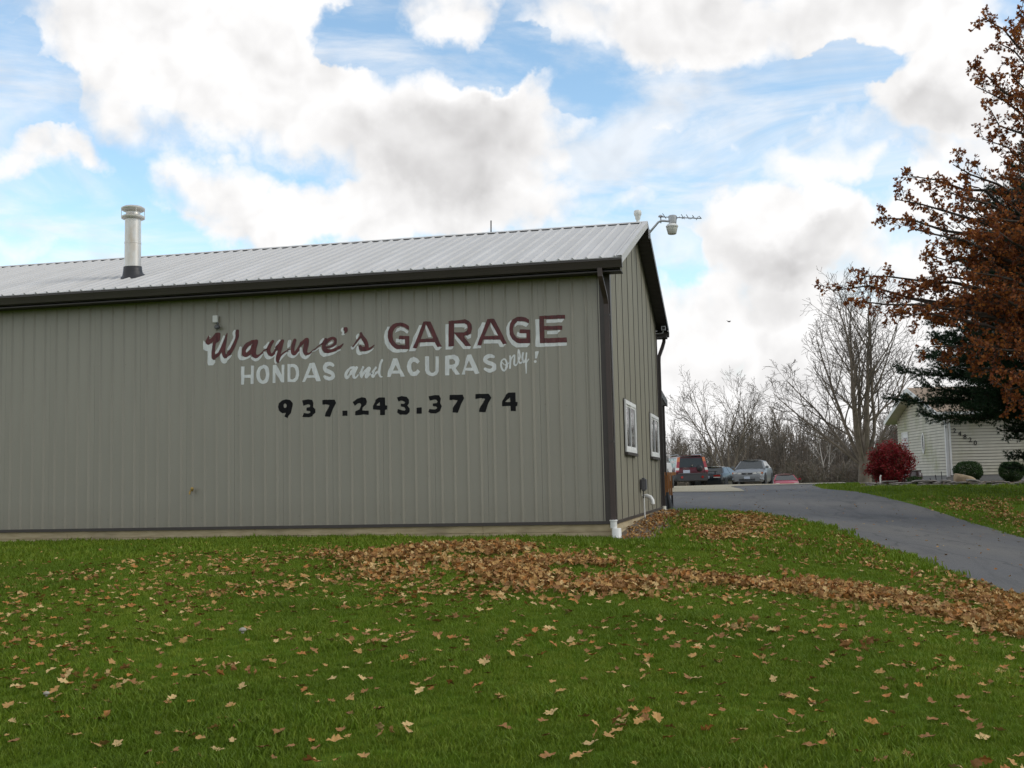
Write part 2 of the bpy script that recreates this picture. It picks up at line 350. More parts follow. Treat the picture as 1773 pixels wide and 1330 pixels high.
def asphalt_mat():
    t = NT('asphalt'); n = t.noise(.6,5,.6); n2 = t.noise(120,3,.7); n3 = t.noise(.25,3,.5)
    c = t.ramp(n,[(.3,(.078,.072,.063)),(.7,(.115,.107,.094))])
    c = t.mix(t.ramp(n3,[(.4,(0,0,0)),(.65,(1,1,1))]), c, (.062,.062,.066))
    c = t.mix(.4, c, t.ramp(n2,[(.3,(.02,.02,.02)),(.7,(.21,.205,.195))]))
    n4 = t.noise(1.6,5,.7,.4,sc3=(1,.3,1)); c = t.mix(t.ramp(n4,[(.52,(0,0,0)),(.7,(.75,.75,.75))]), c, (.045,.044,.044))
    n5 = t.noise(9,3,.6); c = t.mix(t.ramp(n5,[(.66,(0,0,0)),(.70,(.6,.6,.6))]), c, (.035,.034,.034))
    w = t.n.new('ShaderNodeTexVoronoi'); w.feature = 'DISTANCE_TO_EDGE'; w.inputs['Scale'].default_value = .16
    dn = t.n.new('ShaderNodeTexNoise'); dn.inputs['Scale'].default_value = .7; dn.inputs['Detail'].default_value = 4; t.l.new(t.tc.outputs['Object'], dn.inputs[0])
    va = t.n.new('ShaderNodeVectorMath'); va.operation = 'ADD'; t.l.new(t.tc.outputs['Object'], va.inputs[0])
    vs_ = t.n.new('ShaderNodeVectorMath'); vs_.operation = 'SCALE'; vs_.inputs['Scale'].default_value = 1.5; t.l.new(dn.outputs['Color'], vs_.inputs[0]); t.l.new(vs_.outputs[0], va.inputs[1]); t.l.new(va.outputs[0], w.inputs['Vector'])
    cr = t.ramp(w.outputs[0],[(.0,(.8,.8,.8)),(.006,(0,0,0))]); c = t.mix(cr,c,(.03,.03,.03))
    t.bump(n2,.35,.006); return t.set(col=c, rough=.85)
M['asphalt'] = asphalt_mat()
def gravel_mat():
    t = NT('pale_gravel'); c = t.ramp(t.noise(40,5,.7),[(.3,(.25,.22,.145)),(.7,(.40,.36,.26))]); c2 = t.mix(t.ramp(t.noise(.5,3),[(.4,(0,0,0)),(.7,(.5,.5,.5))]), c, (.26,.23,.17))
    t.bump(t.noise(60,3),.5,.01); return t.set(col=c2, rough=.9)
M['gravel'] = gravel_mat()
def lawn_mat():
    t = NT('lawn_soil_and_turf'); n = t.noise(.5,5,.6); n2 = t.noise(28,4,.7)
    c = t.ramp(n,[(.3,(.062,.110,.010)),(.7,(.088,.145,.014))]); c = t.mix(.45,c,t.ramp(n2,[(.3,(.045,.075,.008)),(.7,(.11,.17,.02))]))
    t.bump(n2,.8,.03); return t.set(col=c, rough=1.0, spec=.05)
M['lawn'] = lawn_mat()
def dirt_mat():
    t = NT('bare_dirt'); c = t.ramp(t.noise(14,6,.7),[(.3,(.06,.042,.026)),(.7,(.19,.14,.09))]); t.bump(t.noise(30,4),.8,.02); return t.set(col=c, rough=.95)
M['dirt'] = dirt_mat()
def leafy(name, cols, rough=.7, trans=.0, spec=.25, pscale=None):
    t = NT(name); oi = t.n.new('ShaderNodeObjectInfo'); geo = t.n.new('ShaderNodeNewGeometry')
    isl = geo.outputs['Random Per Island'] if name.endswith('_mass') else oi.outputs['Random']
    k = len(cols); c = t.ramp(isl, [(i/(k-1),cols[i]) for i in range(k)])
    if pscale:
        pn = t.n.new('ShaderNodeTexNoise'); pn.inputs['Scale'].default_value = pscale; pn.inputs['Detail'].default_value = 4
        t.l.new(oi.outputs['Location'] if not name.endswith('_mass') else geo.outputs['Position'], pn.inputs[0])
        c = t.mix(t.ramp(pn.outputs['Fac'],[(.35,(0,0,0)),(.65,(.75,.75,.75))]), c, tuple(x*.85 for x in cols[0]))
    t.set(col=c, rough=rough, spec=spec)
    if trans:
        tb = t.n.new('ShaderNodeBsdfTranslucent'); t.l.new(c, tb.inputs[0])
        ms = t.n.new('ShaderNodeMixShader'); ms.inputs[0].default_value = trans
        t.l.new(t.b.outputs[0], ms.inputs[1]); t.l.new(tb.outputs[0], ms.inputs[2]); t.l.new(ms.outputs[0], t.n['Material Output'].inputs[0])
    return t.m
M['grass'] = leafy('grass_blade', [(.110,.180,.010),(.150,.235,.013),(.21,.255,.025),(.120,.195,.014)], .6, .3, .25, .45)
LEAFC = {'tan':(.48,.275,.088),'pale':(.62,.43,.185),'brown':(.31,.150,.047),'russet':(.45,.19,.045)}
for k_,c_ in LEAFC.items():
    t_ = NT('dry_leaf_'+k_); n_ = t_.noise(30,4,.6); oi_ = t_.n.new('ShaderNodeObjectInfo')
    cc = t_.ramp(n_,[(.3,tuple(x*.7 for x in c_)),(.7,c_)]); cc = t_.mix(t_.math('MULTIPLY',oi_.outputs['Random'],.55), cc, tuple(x*.5 for x in c_))
    M['leaf_'+k_] = t_.set(col=cc, rough=.7, spec=.3)
M['oak_leaf'] = leafy('oak_foliage_mass', [(.12,.030,.012),(.24,.066,.018),(.36,.12,.024),(.17,.05,.018),(.48,.185,.036)], .6, .35, .3)
M['pine'] = leafy('pine_needle_mass', [(.010,.026,.010),(.016,.042,.014),(.024,.058,.02),(.014,.034,.015)], .6, .1, .25)
M['red_leaf'] = leafy('burning_bush_mass', [(.11,.008,.012),(.24,.014,.02),(.34,.022,.03),(.15,.02,.015),(.10,.045,.015)], .6, .3, .3)
M['box_leaf'] = leafy('shrub_mass', [(.018,.045,.010),(.03,.07,.014),(.045,.088,.018)], .6, .1, .3)
M['brush'] = leafy('brush_mass', [(.105,.092,.076),(.155,.135,.11),(.195,.168,.138),(.15,.105,.068)], .9)
def lap_mat():
    t = NT('cream_lap_siding'); n = t.noise(2,5,.6); geo = t.n.new('ShaderNodeNewGeometry'); c = t.ramp(n,[(.3,(.46,.43,.345)),(.7,(.55,.52,.43))])
    al = t.ramp(t.noise(.55,4,.6),[(.52,(0,0,0)),(.72,(.7,.7,.7))]); c = t.mix(al, c, (.27,.27,.11))
    return t.set(col=c, rough=.6)
M['lap'] = lap_mat()
# ---------------------------------------------------------------- ground
def axis_vals(lo, hi, step, far, g=1.35):
    a = list(np.arange(lo, hi+1e-6, step)); s = step
    while a[-1] < far: s *= g; a.append(a[-1]+s)
    s = step
    while a[0] > -far: s *= g; a.insert(0, a[0]-s)
    return np.array(a)
xs = axis_vals(-26, 32, .5, 900); ys = axis_vals(-26, 80, .5, 900)
GX,GY = np.meshgrid(xs,ys); GZ = hgt(GX,GY)
nx,ny = len(xs),len(ys)
idx = np.arange(nx*ny).reshape(ny,nx)
Fq = np.stack([idx[:-1,:-1],idx[:-1,1:],idx[1:,1:],idx[1:,:-1]],-1).reshape(-1,4)
lawn = link('lawn', rawmesh('lawn', np.stack([GX,GY,GZ],-1).reshape(-1,3), Fq, M['lawn'])); lawn.data.shade_smooth(); tag(lawn, kind='structure')
from mathutils.geometry import delaunay_2d_cdt
def inpoly(px, py, poly):
    px = np.asarray(px); py = np.asarray(py); r = np.zeros(px.shape,bool); n = len(poly)
    for i in range(n):
        x1,y1 = poly[i]; x2,y2 = poly[(i+1)%n]
        if y1 == y2: continue
        c = ((y1 > py) != (y2 > py)) & (px < (x2-x1)*(py-y1)/(y2-y1)+x1); r ^= c
    return r
def smoothline(pts, n=4):                 # Catmull-Rom through points
    out = []
    P = [Vector(p) for p in pts]
    for i in range(len(P)-1):
        p0,p1,p2,p3 = P[max(i-1,0)],P[i],P[i+1],P[min(i+2,len(P)-1)]
        for k in range(n):
            t = k/n; out.append(tuple(.5*((2*p1)+(-p0+p2)*t+(2*p0-5*p1+4*p2-p3)*t*t+(-p0+3*p1-3*p2+p3)*t**3)))
    return out+[tuple(P[-1])]
def sheet(name, poly, step, dz, m, kind='structure'):
    dense = []
    for i in range(len(poly)):
        a = Vector(poly[i]); b = Vector(poly[(i+1)%len(poly)]); k = max(1,int((b-a).length/step))
        dense += [a+(b-a)*j/k for j in range(k)]
    x0,x1 = min(p[0] for p in poly),max(p[0] for p in poly); y0,y1 = min(p[1] for p in poly),max(p[1] for p in poly)
    gx,gy = np.meshgrid(np.arange(x0,x1,step),np.arange(y0,y1,step)); gx = gx.ravel()+.01; gy = gy.ravel()+.01
    k = inpoly(gx,gy,poly); pts = [Vector((a,b)) for a,b in zip(gx[k],gy[k])]
    nd = len(dense); V,E,F,*_ = delaunay_2d_cdt(dense+pts, [(i,(i+1)%nd) for i in range(nd)], [], 1, 1e-4)
    V = np.array([(v.x,v.y) for v in V]); Z = hgt(V[:,0],V[:,1])+dz
    o = link(name, rawmesh(name, np.column_stack([V,Z]), [f for f in F if len(f)==3], m)); o.data.shade_smooth()
    return tag(o, kind=kind)
NEAR_EDGE = smoothline([(12,-22),(9.4,-14),(7.2,-8),(5.6,-3.2),(4.66,-.47),(4.04,1.88),(3.69,3.74),(3.25,5.95),(2.69,7.35),(2.0,8.5),(1.2,9.15),(.35,9.45)])
FAR_EDGE = smoothline([(5.2,42),(4.5,30),(4.5,24),(4.97,21.15),(5.49,18.65),(6.12,16.6),(6.7,15),(7.19,13.3),(7.57,11.4),(7.77,9.7),(7.9,7.7),(8.5,3),(10.3,-4),(13.6,-12),(18,-20)])
DRIVE = NEAR_EDGE+[(-18,9.45),(-18,42)]+FAR_EDGE
sheet('driveway', DRIVE, .5, .016, M['asphalt'])
GRAVEL = [(-18,22.2),(-.75,22.17),(.6,21.3),(1.75,21.4),(1.6,24),(1.44,26.5),(1.01,31.3),(1.3,33.6),(6,34.4),(6.6,62),(-18,62)]
sheet('gravel_lot', GRAVEL, .5, .030, M['gravel'])
DIRT = [(.0,-.42),(.35,-.5),(.75,-.2),(.62,1.0),(.78,2.1),(.6,3.6),(.72,5.2),(.5,6.6),(.62,8.2),(.45,9.3),(0,9.3)]
sheet('dirt_bed', DIRT, .3, .014, M['dirt'])
HOUSE_BED = [(6.0,26.6),(20,25.0),(20,31.4),(9.8,30.9),(8.6,38),(6.8,38),(6.2,30)]
sheet('planting_bed', HOUSE_BED, .5, .012, M['dirt'])
NOGRASS = [DRIVE, GRAVEL, DIRT, HOUSE_BED, [(-19,0),(0,0),(0,9.3),(-19,9.3)]]
# ---------------------------------------------------------------- garage
W_, HE, HG, HR, OG, OE, XO, RS = 8.63, 4.101, 4.278, 5.882, .278, .436, -.6227, .2286
SL = (HR-HG)/(W_/2+OE); SLA = math.atan(SL)
XL = -18.56
garage = thing('garage', 'long taupe steel-sided garage with ribbed light roof and painted sign lettering', 'garage')
RIB = [(-.020,0),(-.012,.026),(.004,.026),(.034,0)]
def rib_h(x):
    u = (x-XO)/RS; d = (u-round(u))*RS
    return .026*max(0,min(1,(d+.020)/.008 if d < 0 else (.034-d)/.030)) if x > XO-80*RS else 0
def ribprof(xs_, left, right):            # points (x, outward height)
    P = [(left,0)]
    for c in xs_:
        P += [(c+a,h) for a,h in RIB]
    return P+[(right,0)]
PWD = 4*RS
xr0 = XO+RS*1.5                            # right edge of the first full panel
# front wall panels (ribs stand towards the camera)
pf = ribprof([-RS*(k+.5) for k in range(3,-1,-1)], -PWD+.0015, -.0015)
pan = MB().prism([(x,-h) for x,h in pf]+[(-.0015,.02),(-PWD+.0015,.02)], 'z', .0, HE).mesh('wall_panel', M['wall'])
k = 0
while xr0-PWD*k > XL+.1:
    link('wall_panel', pan, garage, (xr0-PWD*k,0,0)); k += 1
XL = xr0-PWD*k
MB().box(xr0,-.16,.0,.02,0,HE).build('wall_panel', M['wall'], garage)
# back wall and left gable
for j in range(k):
    link('wall_panel', pan, garage, (xr0-PWD*j-PWD,W_,0), rot=(0,0,math.pi))
MB().box(xr0,0,W_-.02,W_,0,HE).build('wall_panel', M['wall'], garage)
# right gable wall: 3 ft panels with open joints
def rooflevel(y): return HG-.03+SL*(min(y,W_-y)+OE)-.05
y0 = .02; ybr = [.02]
while ybr[-1] < W_-.02: ybr.append(min(ybr[-1]+.9144, W_-.02))
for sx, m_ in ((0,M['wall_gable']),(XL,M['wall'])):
    for a,b in zip(ybr[:-1],ybr[1:]):
        ys_ = [a+.008]+([W_/2] if a < W_/2 < b else [])+[b-.008]
        for (u,v) in [(a+.013,b-.013)]:
            mb = MB(); th = .012 if sx == 0 else -.012; pts = []
            g = .012
            cuts = [u]
            for q in (1,2,3): c = u+(v-u)*q/4; cuts += [c-.016,c-.008,c+.008,c+.016]
            cuts += [v]
            if u < W_/2 < v: cuts = sorted(cuts+[W_/2])
            def hh(y):
                for q in (1,2,3):
                    c = u+(v-u)*q/4
                    if abs(y-c) < .0081: return .004
                return 0
            Vf = []; s_ = 1 if sx == 0 else -1
            for y in cuts:
                x = sx+s_*(.001+hh(y)); Vf += [(x,y,0),(x,y,rooflevel(y))]
            nC = len(cuts); Fb = [(2*i,2*i+2,2*i+3,2*i+1) for i in range(nC-1)]
            o = len(Vf); Vf += [(sx-s_*.02,u,0),(sx-s_*.02,u,rooflevel(u)),(sx-s_*.02,v,0),(sx-s_*.02,v,rooflevel(v))]
            if u < W_/2 < v: Vf += [(sx-s_*.02,W_/2,rooflevel(W_/2))]; 
            Fb += [(o,0,1,o+1),(o+2,o+3,2*nC-1,2*nC-2)]
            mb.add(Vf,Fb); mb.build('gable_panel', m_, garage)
for a in ybr[1:-1]: MB().box(.0012,.010,a-.008,a+.008,.03,rooflevel(a)-.03).build('seam_strip', M['seam_dark'], garage)  # dark strip added on each panel joint to draw its thin line
MB().box(-.04,-.03,.02,W_-.02,-.02,HE).box(-.04,-.03,.3,W_-.3,HE,HE+.1).build('wall_backing', M['soffit'], garage)
# skirt boards under the siding, with joints
for a,b in ((XL,-9.95),(-9.947,-6.30),(-6.297,-2.22),(-2.217,-.005)):
    MB().box(a,b,.004,.04,-.145,-.004).build('skirt_board', M['skirt'], garage, bevel=.004)
    MB().box(a,b,.002,.042,-.33,-.149).build('skirt_board', M['skirt'], garage, bevel=.004)
for a,b in ((.045,4.3),(4.303,W_)):
    MB().box(-.05,-.006,a,b,-.145,-.004).build('skirt_board', M['skirt'], garage, bevel=.004)
    MB().box(-.05,-.004,a,b,-.33,-.149).build('skirt_board', M['skirt'], garage, bevel=.004)
MB().box(XL-.02,-.05,W_-.05,W_-.01,-.33,-.004).build('skirt_board', M['skirt'], garage)
MB().box(XL,XL+.04,.05,W_-.05,-.33,-.004).build('skirt_board', M['skirt'], garage)
MB().box(-.03,.012,-.012,.0,-.36,-.15).build('corner_post', M['skirt'], garage)
# dark trims
MB().box(XL,-.19,-.034,-.0205,-.022,.030).build('base_trim', M['brown_metal'], garage)
MB().box(.008,.022,.12,W_-.02,-.02,.03).build('base_trim', M['brown_metal'], garage)
MB().box(-.19,.024,-.030,-.001,-.02,HE).box(.0045,.024,-.001,.11,-.02,HE+.02).build('corner_trim', M['brown_metal'], garage)
MB().box(-.176,-.158,-.036,-.0305,.03,HE-.02).build('corner_channel', M['letter_white'] if 0 else M['wall'], garage)
MB().box(-.10,.024,W_,W_+.03,-.02,HE).box(.0045,.024,W_-.1,W_-.001,-.02,HE).build('corner_trim', M['brown_metal'], garage)
# roof panels: sheet cross-section along x, laid up the slope
rw = PWD; rl = (W_/2+OE)/math.cos(SLA)
rp = ribprof([-RS*(q+.5) for q in range(3,-1,-1)], -rw+.001, -.001)
rpm = MB().prism([(x,h) for x,h in rp]+[(-.001,-.012),(-rw+.001,-.012)], 'y', 0, rl).mesh('roof_panel', M['roof'])
nroof = int(math.ceil((OG-XL+.3)/rw))
for q in range(nroof):
    link('roof_panel', rpm, garage, (OG-rw*q,-OE,HG), rot=(SLA,0,0))
    link('roof_panel', rpm, garage, (OG-rw*(q+1),W_+OE,HG), rot=(SLA,0,math.pi))
xe = OG-rw*nroof
for xj in (-3.1,-9.2,-15.3):                # gutter joints
    MB().prism([(-.401,HG-.04),(-.401,HG-.178),(-.478,HG-.178),(-.495,HG-.125),(-.515,HG-.075),(-.523,HG-.060),(-.523,HG-.033),(-.519,HG-.033),(-.519,HG-.058),(-.511,HG-.073),(-.491,HG-.124),(-.475,HG-.1755),(-.403,HG-.1755),(-.403,HG-.04)],'x',xj,xj+.05).build('gutter_joint', M['brown_metal'], garage)
cap = MB(); c0 = HR+.024
cap.prism([(W_/2-.16,c0-.16*SL),(W_/2,c0),(W_/2+.16,c0-.16*SL),(W_/2+.16,c0-.16*SL+.004),(W_/2,c0+.006),(W_/2-.16,c0-.16*SL+.004)],'x',xe,OG+.01)
cap.build('ridge_cap', M['roof'], garage)
for s_ in (-1,1):
    MB().box(xe,OG-.02,W_/2+s_*.15-.006,W_/2+s_*.15+.006,HR-.15*SL-.002,HR-.15*SL+.026).build('closure_strip', M['black'], garage)
# eaves: soffit, fascia, gutter
for side in (0,1):
    def yy(v): return v if side == 0 else W_-v
    MB().prism([(yy(-.40),HE-.03),(yy(-.02),HE-.03),(yy(-.02),HE-.01),(yy(-.40),HE-.01)],'x',xe+.02,OG-.03).build('soffit', M['soffit'], garage)
    MB().prism([(yy(-.40),HE-.05),(yy(-.385),HE-.05),(yy(-.385),HG-.02),(yy(-.40),HG-.03)],'x',xe+.02,OG-.03).build('fascia', M['brown_metal'], garage)
    gp = [(-.402,HG-.04),(-.402,HG-.175),(-.475,HG-.175),(-.492,HG-.125),(-.512,HG-.075),(-.520,HG-.060),(-.520,HG-.035),(-.508,HG-.035),(-.508,HG-.055),(-.480,HG-.125),(-.468,HG-.165),(-.412,HG-.165),(-.412,HG-.04)]
    MB().prism([(yy(a),b) for a,b in gp],'x',xe+.02,OG+.005).build('gutter', M['brown_metal'], garage)
    MB().prism([(yy(a),b) for a,b in [(-.402,HG-.04),(-.402,HG-.175),(-.475,HG-.175),(-.492,HG-.125),(-.512,HG-.075),(-.520,HG-.060),(-.520,HG-.035)]],'x',OG+.005,OG+.009).build('gutter_end', M['brown_metal'], garage)
    # rake: dark ribbed soffit under the gable overhang and light metal edge trim
    yb = [-OE+ i*(W_/2+OE)/30 for i in range(31)]
    for i in range(30):
        a,b = yb[i]+.004,yb[i+1]-.004; za,zb = HG+SL*(a+OE),HG+SL*(b+OE)
        MB().prism([(yy(a),za-.075),(yy(b),zb-.075),(yy(b),zb-.060),(yy(a),za-.060)],'x',.014,OG-.012).build('rake_soffit_board', M['soffit'], garage)
    a,b = -OE,W_/2
    MB().prism([(yy(a),HG-.055),(yy(b),HR-.055),(yy(b),HR-.016),(yy(a),HG-.016)],'x',.014,OG-.02).build('rake_backing', M['soffit'], garage)
    MB().prism([(yy(a),HG-.105),(yy(b),HR-.105),(yy(b),HR+.026),(yy(a),HG+.026)],'x',OG+.002,OG+.010).build('rake_trim', M['roof'] if side == 0 else M['brown_metal'], garage)
    MB().prism([(yy(a),HG+.022),(yy(b),HR+.022),(yy(b),HR+.027),(yy(a),HG+.027)],'x',OG-.08,OG+.0015).build('rake_cap', M['roof'], garage)
# downspouts
def downspout(pts, w=.078, d=.058):
    mb = MB(); P = [Vector(p) for p in pts]
    rows = []
    for i,p in enumerate(P):
        t = (P[min(i+1,len(P)-1)]-P[max(i-1,0)]).normalized()
        sx_ = Vector((1,0,0)); sy_ = t.cross(sx_).normalized()
        rows += [p+sx_*w/2+sy_*d/2,p-sx_*w/2+sy_*d/2,p-sx_*w/2-sy_*d/2,p+sx_*w/2-sy_*d/2]
    n = len(P); F = [(4*i+j,4*i+(j+1)%4,4*i+4+(j+1)%4,4*i+4+j) for i in range(n-1) for j in range(4)]+[(3,2,1,0),(4*n-4,4*n-3,4*n-2,4*n-1)]
    return mb.add(rows,F)
ds = downspout([(-.075,-.455,HG-.17),(-.072,-.45,HG-.30),(-.065,-.40,HG-.36),(-.040,-.14,HG-.60),(-.035,-.085,HG-.70),(-.032,-.082,HG-.86),(-.022,-.075,.02)]).build('downspout', M['spout'], garage)
MB().box(-.072,.012,-.115,-.030,3.38,3.41).build('downspout_strap', M['brown_metal'], ds)
MB().box(-.068,.022,-.112,-.030,1.3,1.33).build('downspout_strap', M['brown_metal'], ds)
ds2 = downspout([(.16,W_+.45,HG-.17),(.155,W_+.44,HG-.28),(.12,W_+.36,HG-.42),(.055,W_+.12,HG-.66),(.05,W_+.09,HG-.8),(.05,W_+.09,.04)]).build('downspout', M['brown_metal'], garage)
bt = MB().lathe([(.055,-.085),(.055,.03),(.066,.03),(.066,.045),(.058,.05)],(-.02,-.085,.0),20)
bt.lathe([(.085,-.30),(.085,-.27),(.078,-.26),(.078,-.10),(.070,-.085),(.05,-.085)],(.025,-.09,.0),20)
bt.build('drain_adapter', M['pvc'], garage, autos=35)
bt = MB().tube([(.05,W_+.09,.05),(.05,W_+.09,-.02),(.07,W_+.05,-.07),(.13,W_+.0,-.09)],.055,14)
bt.build('drain_elbow', M['pvc_old'], garage, autos=40)
# gable windows
def gable_window(ya, yb, za, zb):
    fr = MB(); t = .075; x0_,x1_ = .014,.052
    for (a,b,c,d) in ((ya,yb,zb-t,zb),(ya,yb,za,za+t),(ya,ya+t,za+t,zb-t),(yb-t,yb,za+t,zb-t)):
        fr.box(x0_,x1_,a,b,c,d)
    w = fr.build('window', M['white_vinyl'], garage, bevel=.004)
    ym = (ya+yb)/2
    fs = MB(); s_ = .035
    for (p,q,xx) in ((ya+t,ym+.02,.030),(ym-.02,yb-t,.040)):
        for (a,b,c,d) in ((p,q,zb-t-s_,zb-t),(p,q,za+t,za+t+s_),(p,p+s_,za+t+s_,zb-t-s_),(q-s_,q,za+t+s_,zb-t-s_)):
            fs.box(xx-.012,xx,a,b,c,d)
    fs.build('sash', M['white_vinyl'], w)
    MB().box(.018,.021,ya+t,ym,za+t,zb-t).build('pane', M['glass'], w)
    MB().box(.028,.031,ym,yb-t,za+t,zb-t).build('pane', M['glass'], w)
    MB().box(.014,.070,ya-.02,yb+.02,za-.055,za-.002).build('sill', M['brown_metal'], w, bevel=.004)
    MB().box(.014,.022,ya-.022,ya-.003,za-.05,zb+.02).box(.014,.022,yb+.003,yb+.022,za-.05,zb+.02).box(.014,.022,ya-.022,yb+.022,zb+.003,zb+.022).build('casing_trim', M['brown_metal'], w)
gable_window(1.52,3.20,1.18,2.11)
gable_window(6.22,8.10,1.18,2.12)
# box, pipe and hooded outlet low on the gable wall
def curve_pts(c, r, a0, a1, n, plane='yz'):
    return [(c[0], c[1]+r*math.cos(R(a0+(a1-a0)*i/n)), c[2]+r*math.sin(R(a0+(a1-a0)*i/n))) for i in range(n+1)]
ub = MB().box(.014,.13,3.86,4.12,.46,.72).build('utility_box', M['grey_plastic'], garage, bevel=.03, autos=40)
tag(ub, 'rounded grey utility box')
MB().tube([(.06,4.0,.46),(.06,4.0,.36),(.055,4.08,.33)],.012,6).build('cable', M['black'], ub)
MB().tube([(.05,4.16,.36),(.055,4.16,-.20)],.017,10).build('vent_pipe', M['pvc'], garage, autos=40)
MB().tube([(.02,4.28,.35),(.10,4.26,.36),(.17,4.22,.33),(.21,4.20,.27),(.22,4.19,.19)],[.04,.042,.045,.045,.043],14).build('hooded_outlet', M['pvc'], garage, autos=40)
# small fixtures on the long wall
sb = MB().box(-7.065,-6.97,-.075,-.020,3.63,3.755).build('sensor_box', M['pvc'], garage, bevel=.006); tag(sb,'small white box above the W of the sign')
MB().tube([(-6.99,-.05,3.63),(-6.96,-.06,3.60),(-6.965,-.08,3.575)],.012,8).build('wall_conduit', M['grey_plastic'], garage)
MB().lathe([(.02,-.035),(.038,-.04),(.044,-.06),(.044,-.10),(.030,-.115)],(-6.973,0,3.545),16,'y').build('sensor_knob', M['grey_plastic'], garage, autos=40)
hb = MB().tube([(-7.47,-.02,.67),(-7.47,-.09,.67),(-7.47,-.12,.64),(-7.47,-.13,.60)],[.016,.018,.016,.014],10)
hb.lathe([(.012,-.085),(.03,-.09),(.03,-.10),(.012,-.105)],(-7.44,0,.70),10,'y')
hb.build('hose_bib', mat('brass',(.35,.24,.08),.4,metal=.8), garage)
# flue
FX,FY = -9.27,1.0
fz = HG+SL*(FY+OE)+.02
fl = MB().lathe([(.152,fz-.15),(.152,fz+.62),(.156,fz+.625),(.156,fz+.66),(.150,fz+.665),(.150,fz+1.14)],(FX,FY,0),32).build('flue', M['flue'], garage, autos=15)
MB().lathe([(.165,fz+1.10),(.215,fz+1.115),(.222,fz+1.13),(.222,fz+1.15),(.20,fz+1.165),(.16,fz+1.16),(.135,fz+1.19),(.135,fz+1.24),(.21,fz+1.275),(.222,fz+1.29),(.222,fz+1.32),(.17,fz+1.35),(.05,fz+1.365)],(FX,FY,0),32).build('flue_cap', M['flue'], fl, autos=40)
for a in range(4):
    ca,sa = math.cos(R(a*90+45))*.218,math.sin(R(a*90+45))*.218
    MB().tube([(FX+ca,FY+sa,fz+1.14),(FX+ca,FY+sa,fz+1.29)],.006,5).build('cap_strut', M['flue'], fl)
bm_ = MB(); N = 28; rows = []
for (r,h) in ((.235,.004),(.225,.02),(.19,.05),(.175,.12),(.170,.20),(.158,.205)):
    for j in range(N):
        a = 2*math.pi*j/N; x = r*math.cos(a); y = r*math.sin(a); tilt = SL*y*(1 if h < .1 else .25)
        rows.append((FX+x,FY+y,fz-.02+h+tilt))
bm_.add(rows,[(i*N+j,i*N+(j+1)%N,(i+1)*N+(j+1)%N,(i+1)*N+j) for i in range(5) for j in range(N)])
bm_.build('flue_boot', M['black'], fl, smooth=True)
# rod and white finial on the ridge
MB().tube([(-2.98,W_/2,HR),(-2.975,W_/2,HR+.27)],.014,6).build('ridge_rod', M['brown_metal'], garage)
MB().lathe([(.05,-.02),(.055,.0),(.035,.02),(.033,.06),(.05,.08),(.056,.12),(.062,.15),(.078,.17),(.08,.22),(.07,.255),(.035,.27)],(.09,W_/2,HR-.0),20).build('ridge_vent_cap', M['pvc'], garage, autos=50)
# security light on an arm, top of the gable
sl = thing('security_light', 'grey dusk-to-dawn lamp on a bent arm at the garage roof peak', 'lamp', (.3,W_/2,5.62))
def L(x,y,z): return (x-.3,y-W_/2,z-5.62)
MB().tube([L(.31,W_/2,5.66),L(.40,W_/2,5.76),L(.50,W_/2,5.87),L(.56,W_/2,5.895),L(.62,W_/2,5.89),L(.72,W_/2,5.872)],.022,10).build('arm', M['galv'], sl, autos=40)
MB().box(*[v for v in (.0,.035,-.07,.07,-.08,.10)]).build('wall_bracket', M['galv'], sl)
MB().lathe([(.075,-.02),(.085,.06),(.088,.13),(.07,.145)],L(.79,W_/2,5.845),20).build('ballast_housing', M['galv'], sl, autos=40)
MB().lathe([(.09,-.105),(.115,-.10),(.128,-.075),(.10,-.035),(.07,-.015)],L(.775,W_/2,5.84),24).build('reflector', M['pvc'], sl, autos=40)
MB().lathe([(.075,-.235),(.085,-.23),(.115,-.11),(.10,-.10)],L(.772,W_/2,5.84),24).build('lens', M['lamp_clear'], sl, autos=50)
# aerial
an = thing('aerial', 'small yagi television aerial above the security light arm', 'antenna', (.55,W_/2+.1,5.86))
def A_(x,y,z): return (x-.55,y-W_/2-.1,z-5.86)
MB().tube([A_(.545,W_/2+.1,5.87),A_(.545,W_/2+.1,6.03)],.014,8).lathe([(.02,-.02),(.05,-.01),(.05,.01),(.02,.03)],A_(.545,W_/2+.1,6.01),12).build('mast', M['galv'], an)
MB().tube([A_(.50,W_/2+.1,6.005),A_(1.36,W_/2+.12,5.915)],.011,6).build('boom', M['galv'], an)
for i,(px_,ln) in enumerate([(.57,.16),(.62,.19),(.90,.15),(.99,.16),(1.00,.12),(1.09,.15),(1.17,.12),(1.21,.11),(1.28,.05),(1.34,.05)]):
    zc = 6.005-.09*(px_-.5)/.86
    MB().tube([A_(px_-.02,W_/2+.11-ln*.9,zc-.045+.08*(i%2)),A_(px_+.02,W_/2+.11+ln*.9,zc+.045-.04*(i%2))],.007,5).build('element', M['black'], an)
# square floodlight on a bracket under the far eave
fd = thing('floodlight', 'small square floodlight on a bracket under the far end of the gable eave', 'lamp', (.02,8.4,4.12))
MB().tube([(0,0,0),(.10,.0,0),(.17,.0,.01),(.18,0,.06)],.012,8).build('bracket', M['galv'], fd)
MB().box(.14,.24,-.03,-.015,.07,.085).box(.14,.24,-.03,-.015,.155,.17).box(.14,.155,-.03,-.015,.085,.155).box(.225,.24,-.03,-.015,.085,.155).build('housing_frame', M['galv'], fd)
MB().box(.142,.238,-.014,.05,.072,.168).build('housing', M['black'], fd)
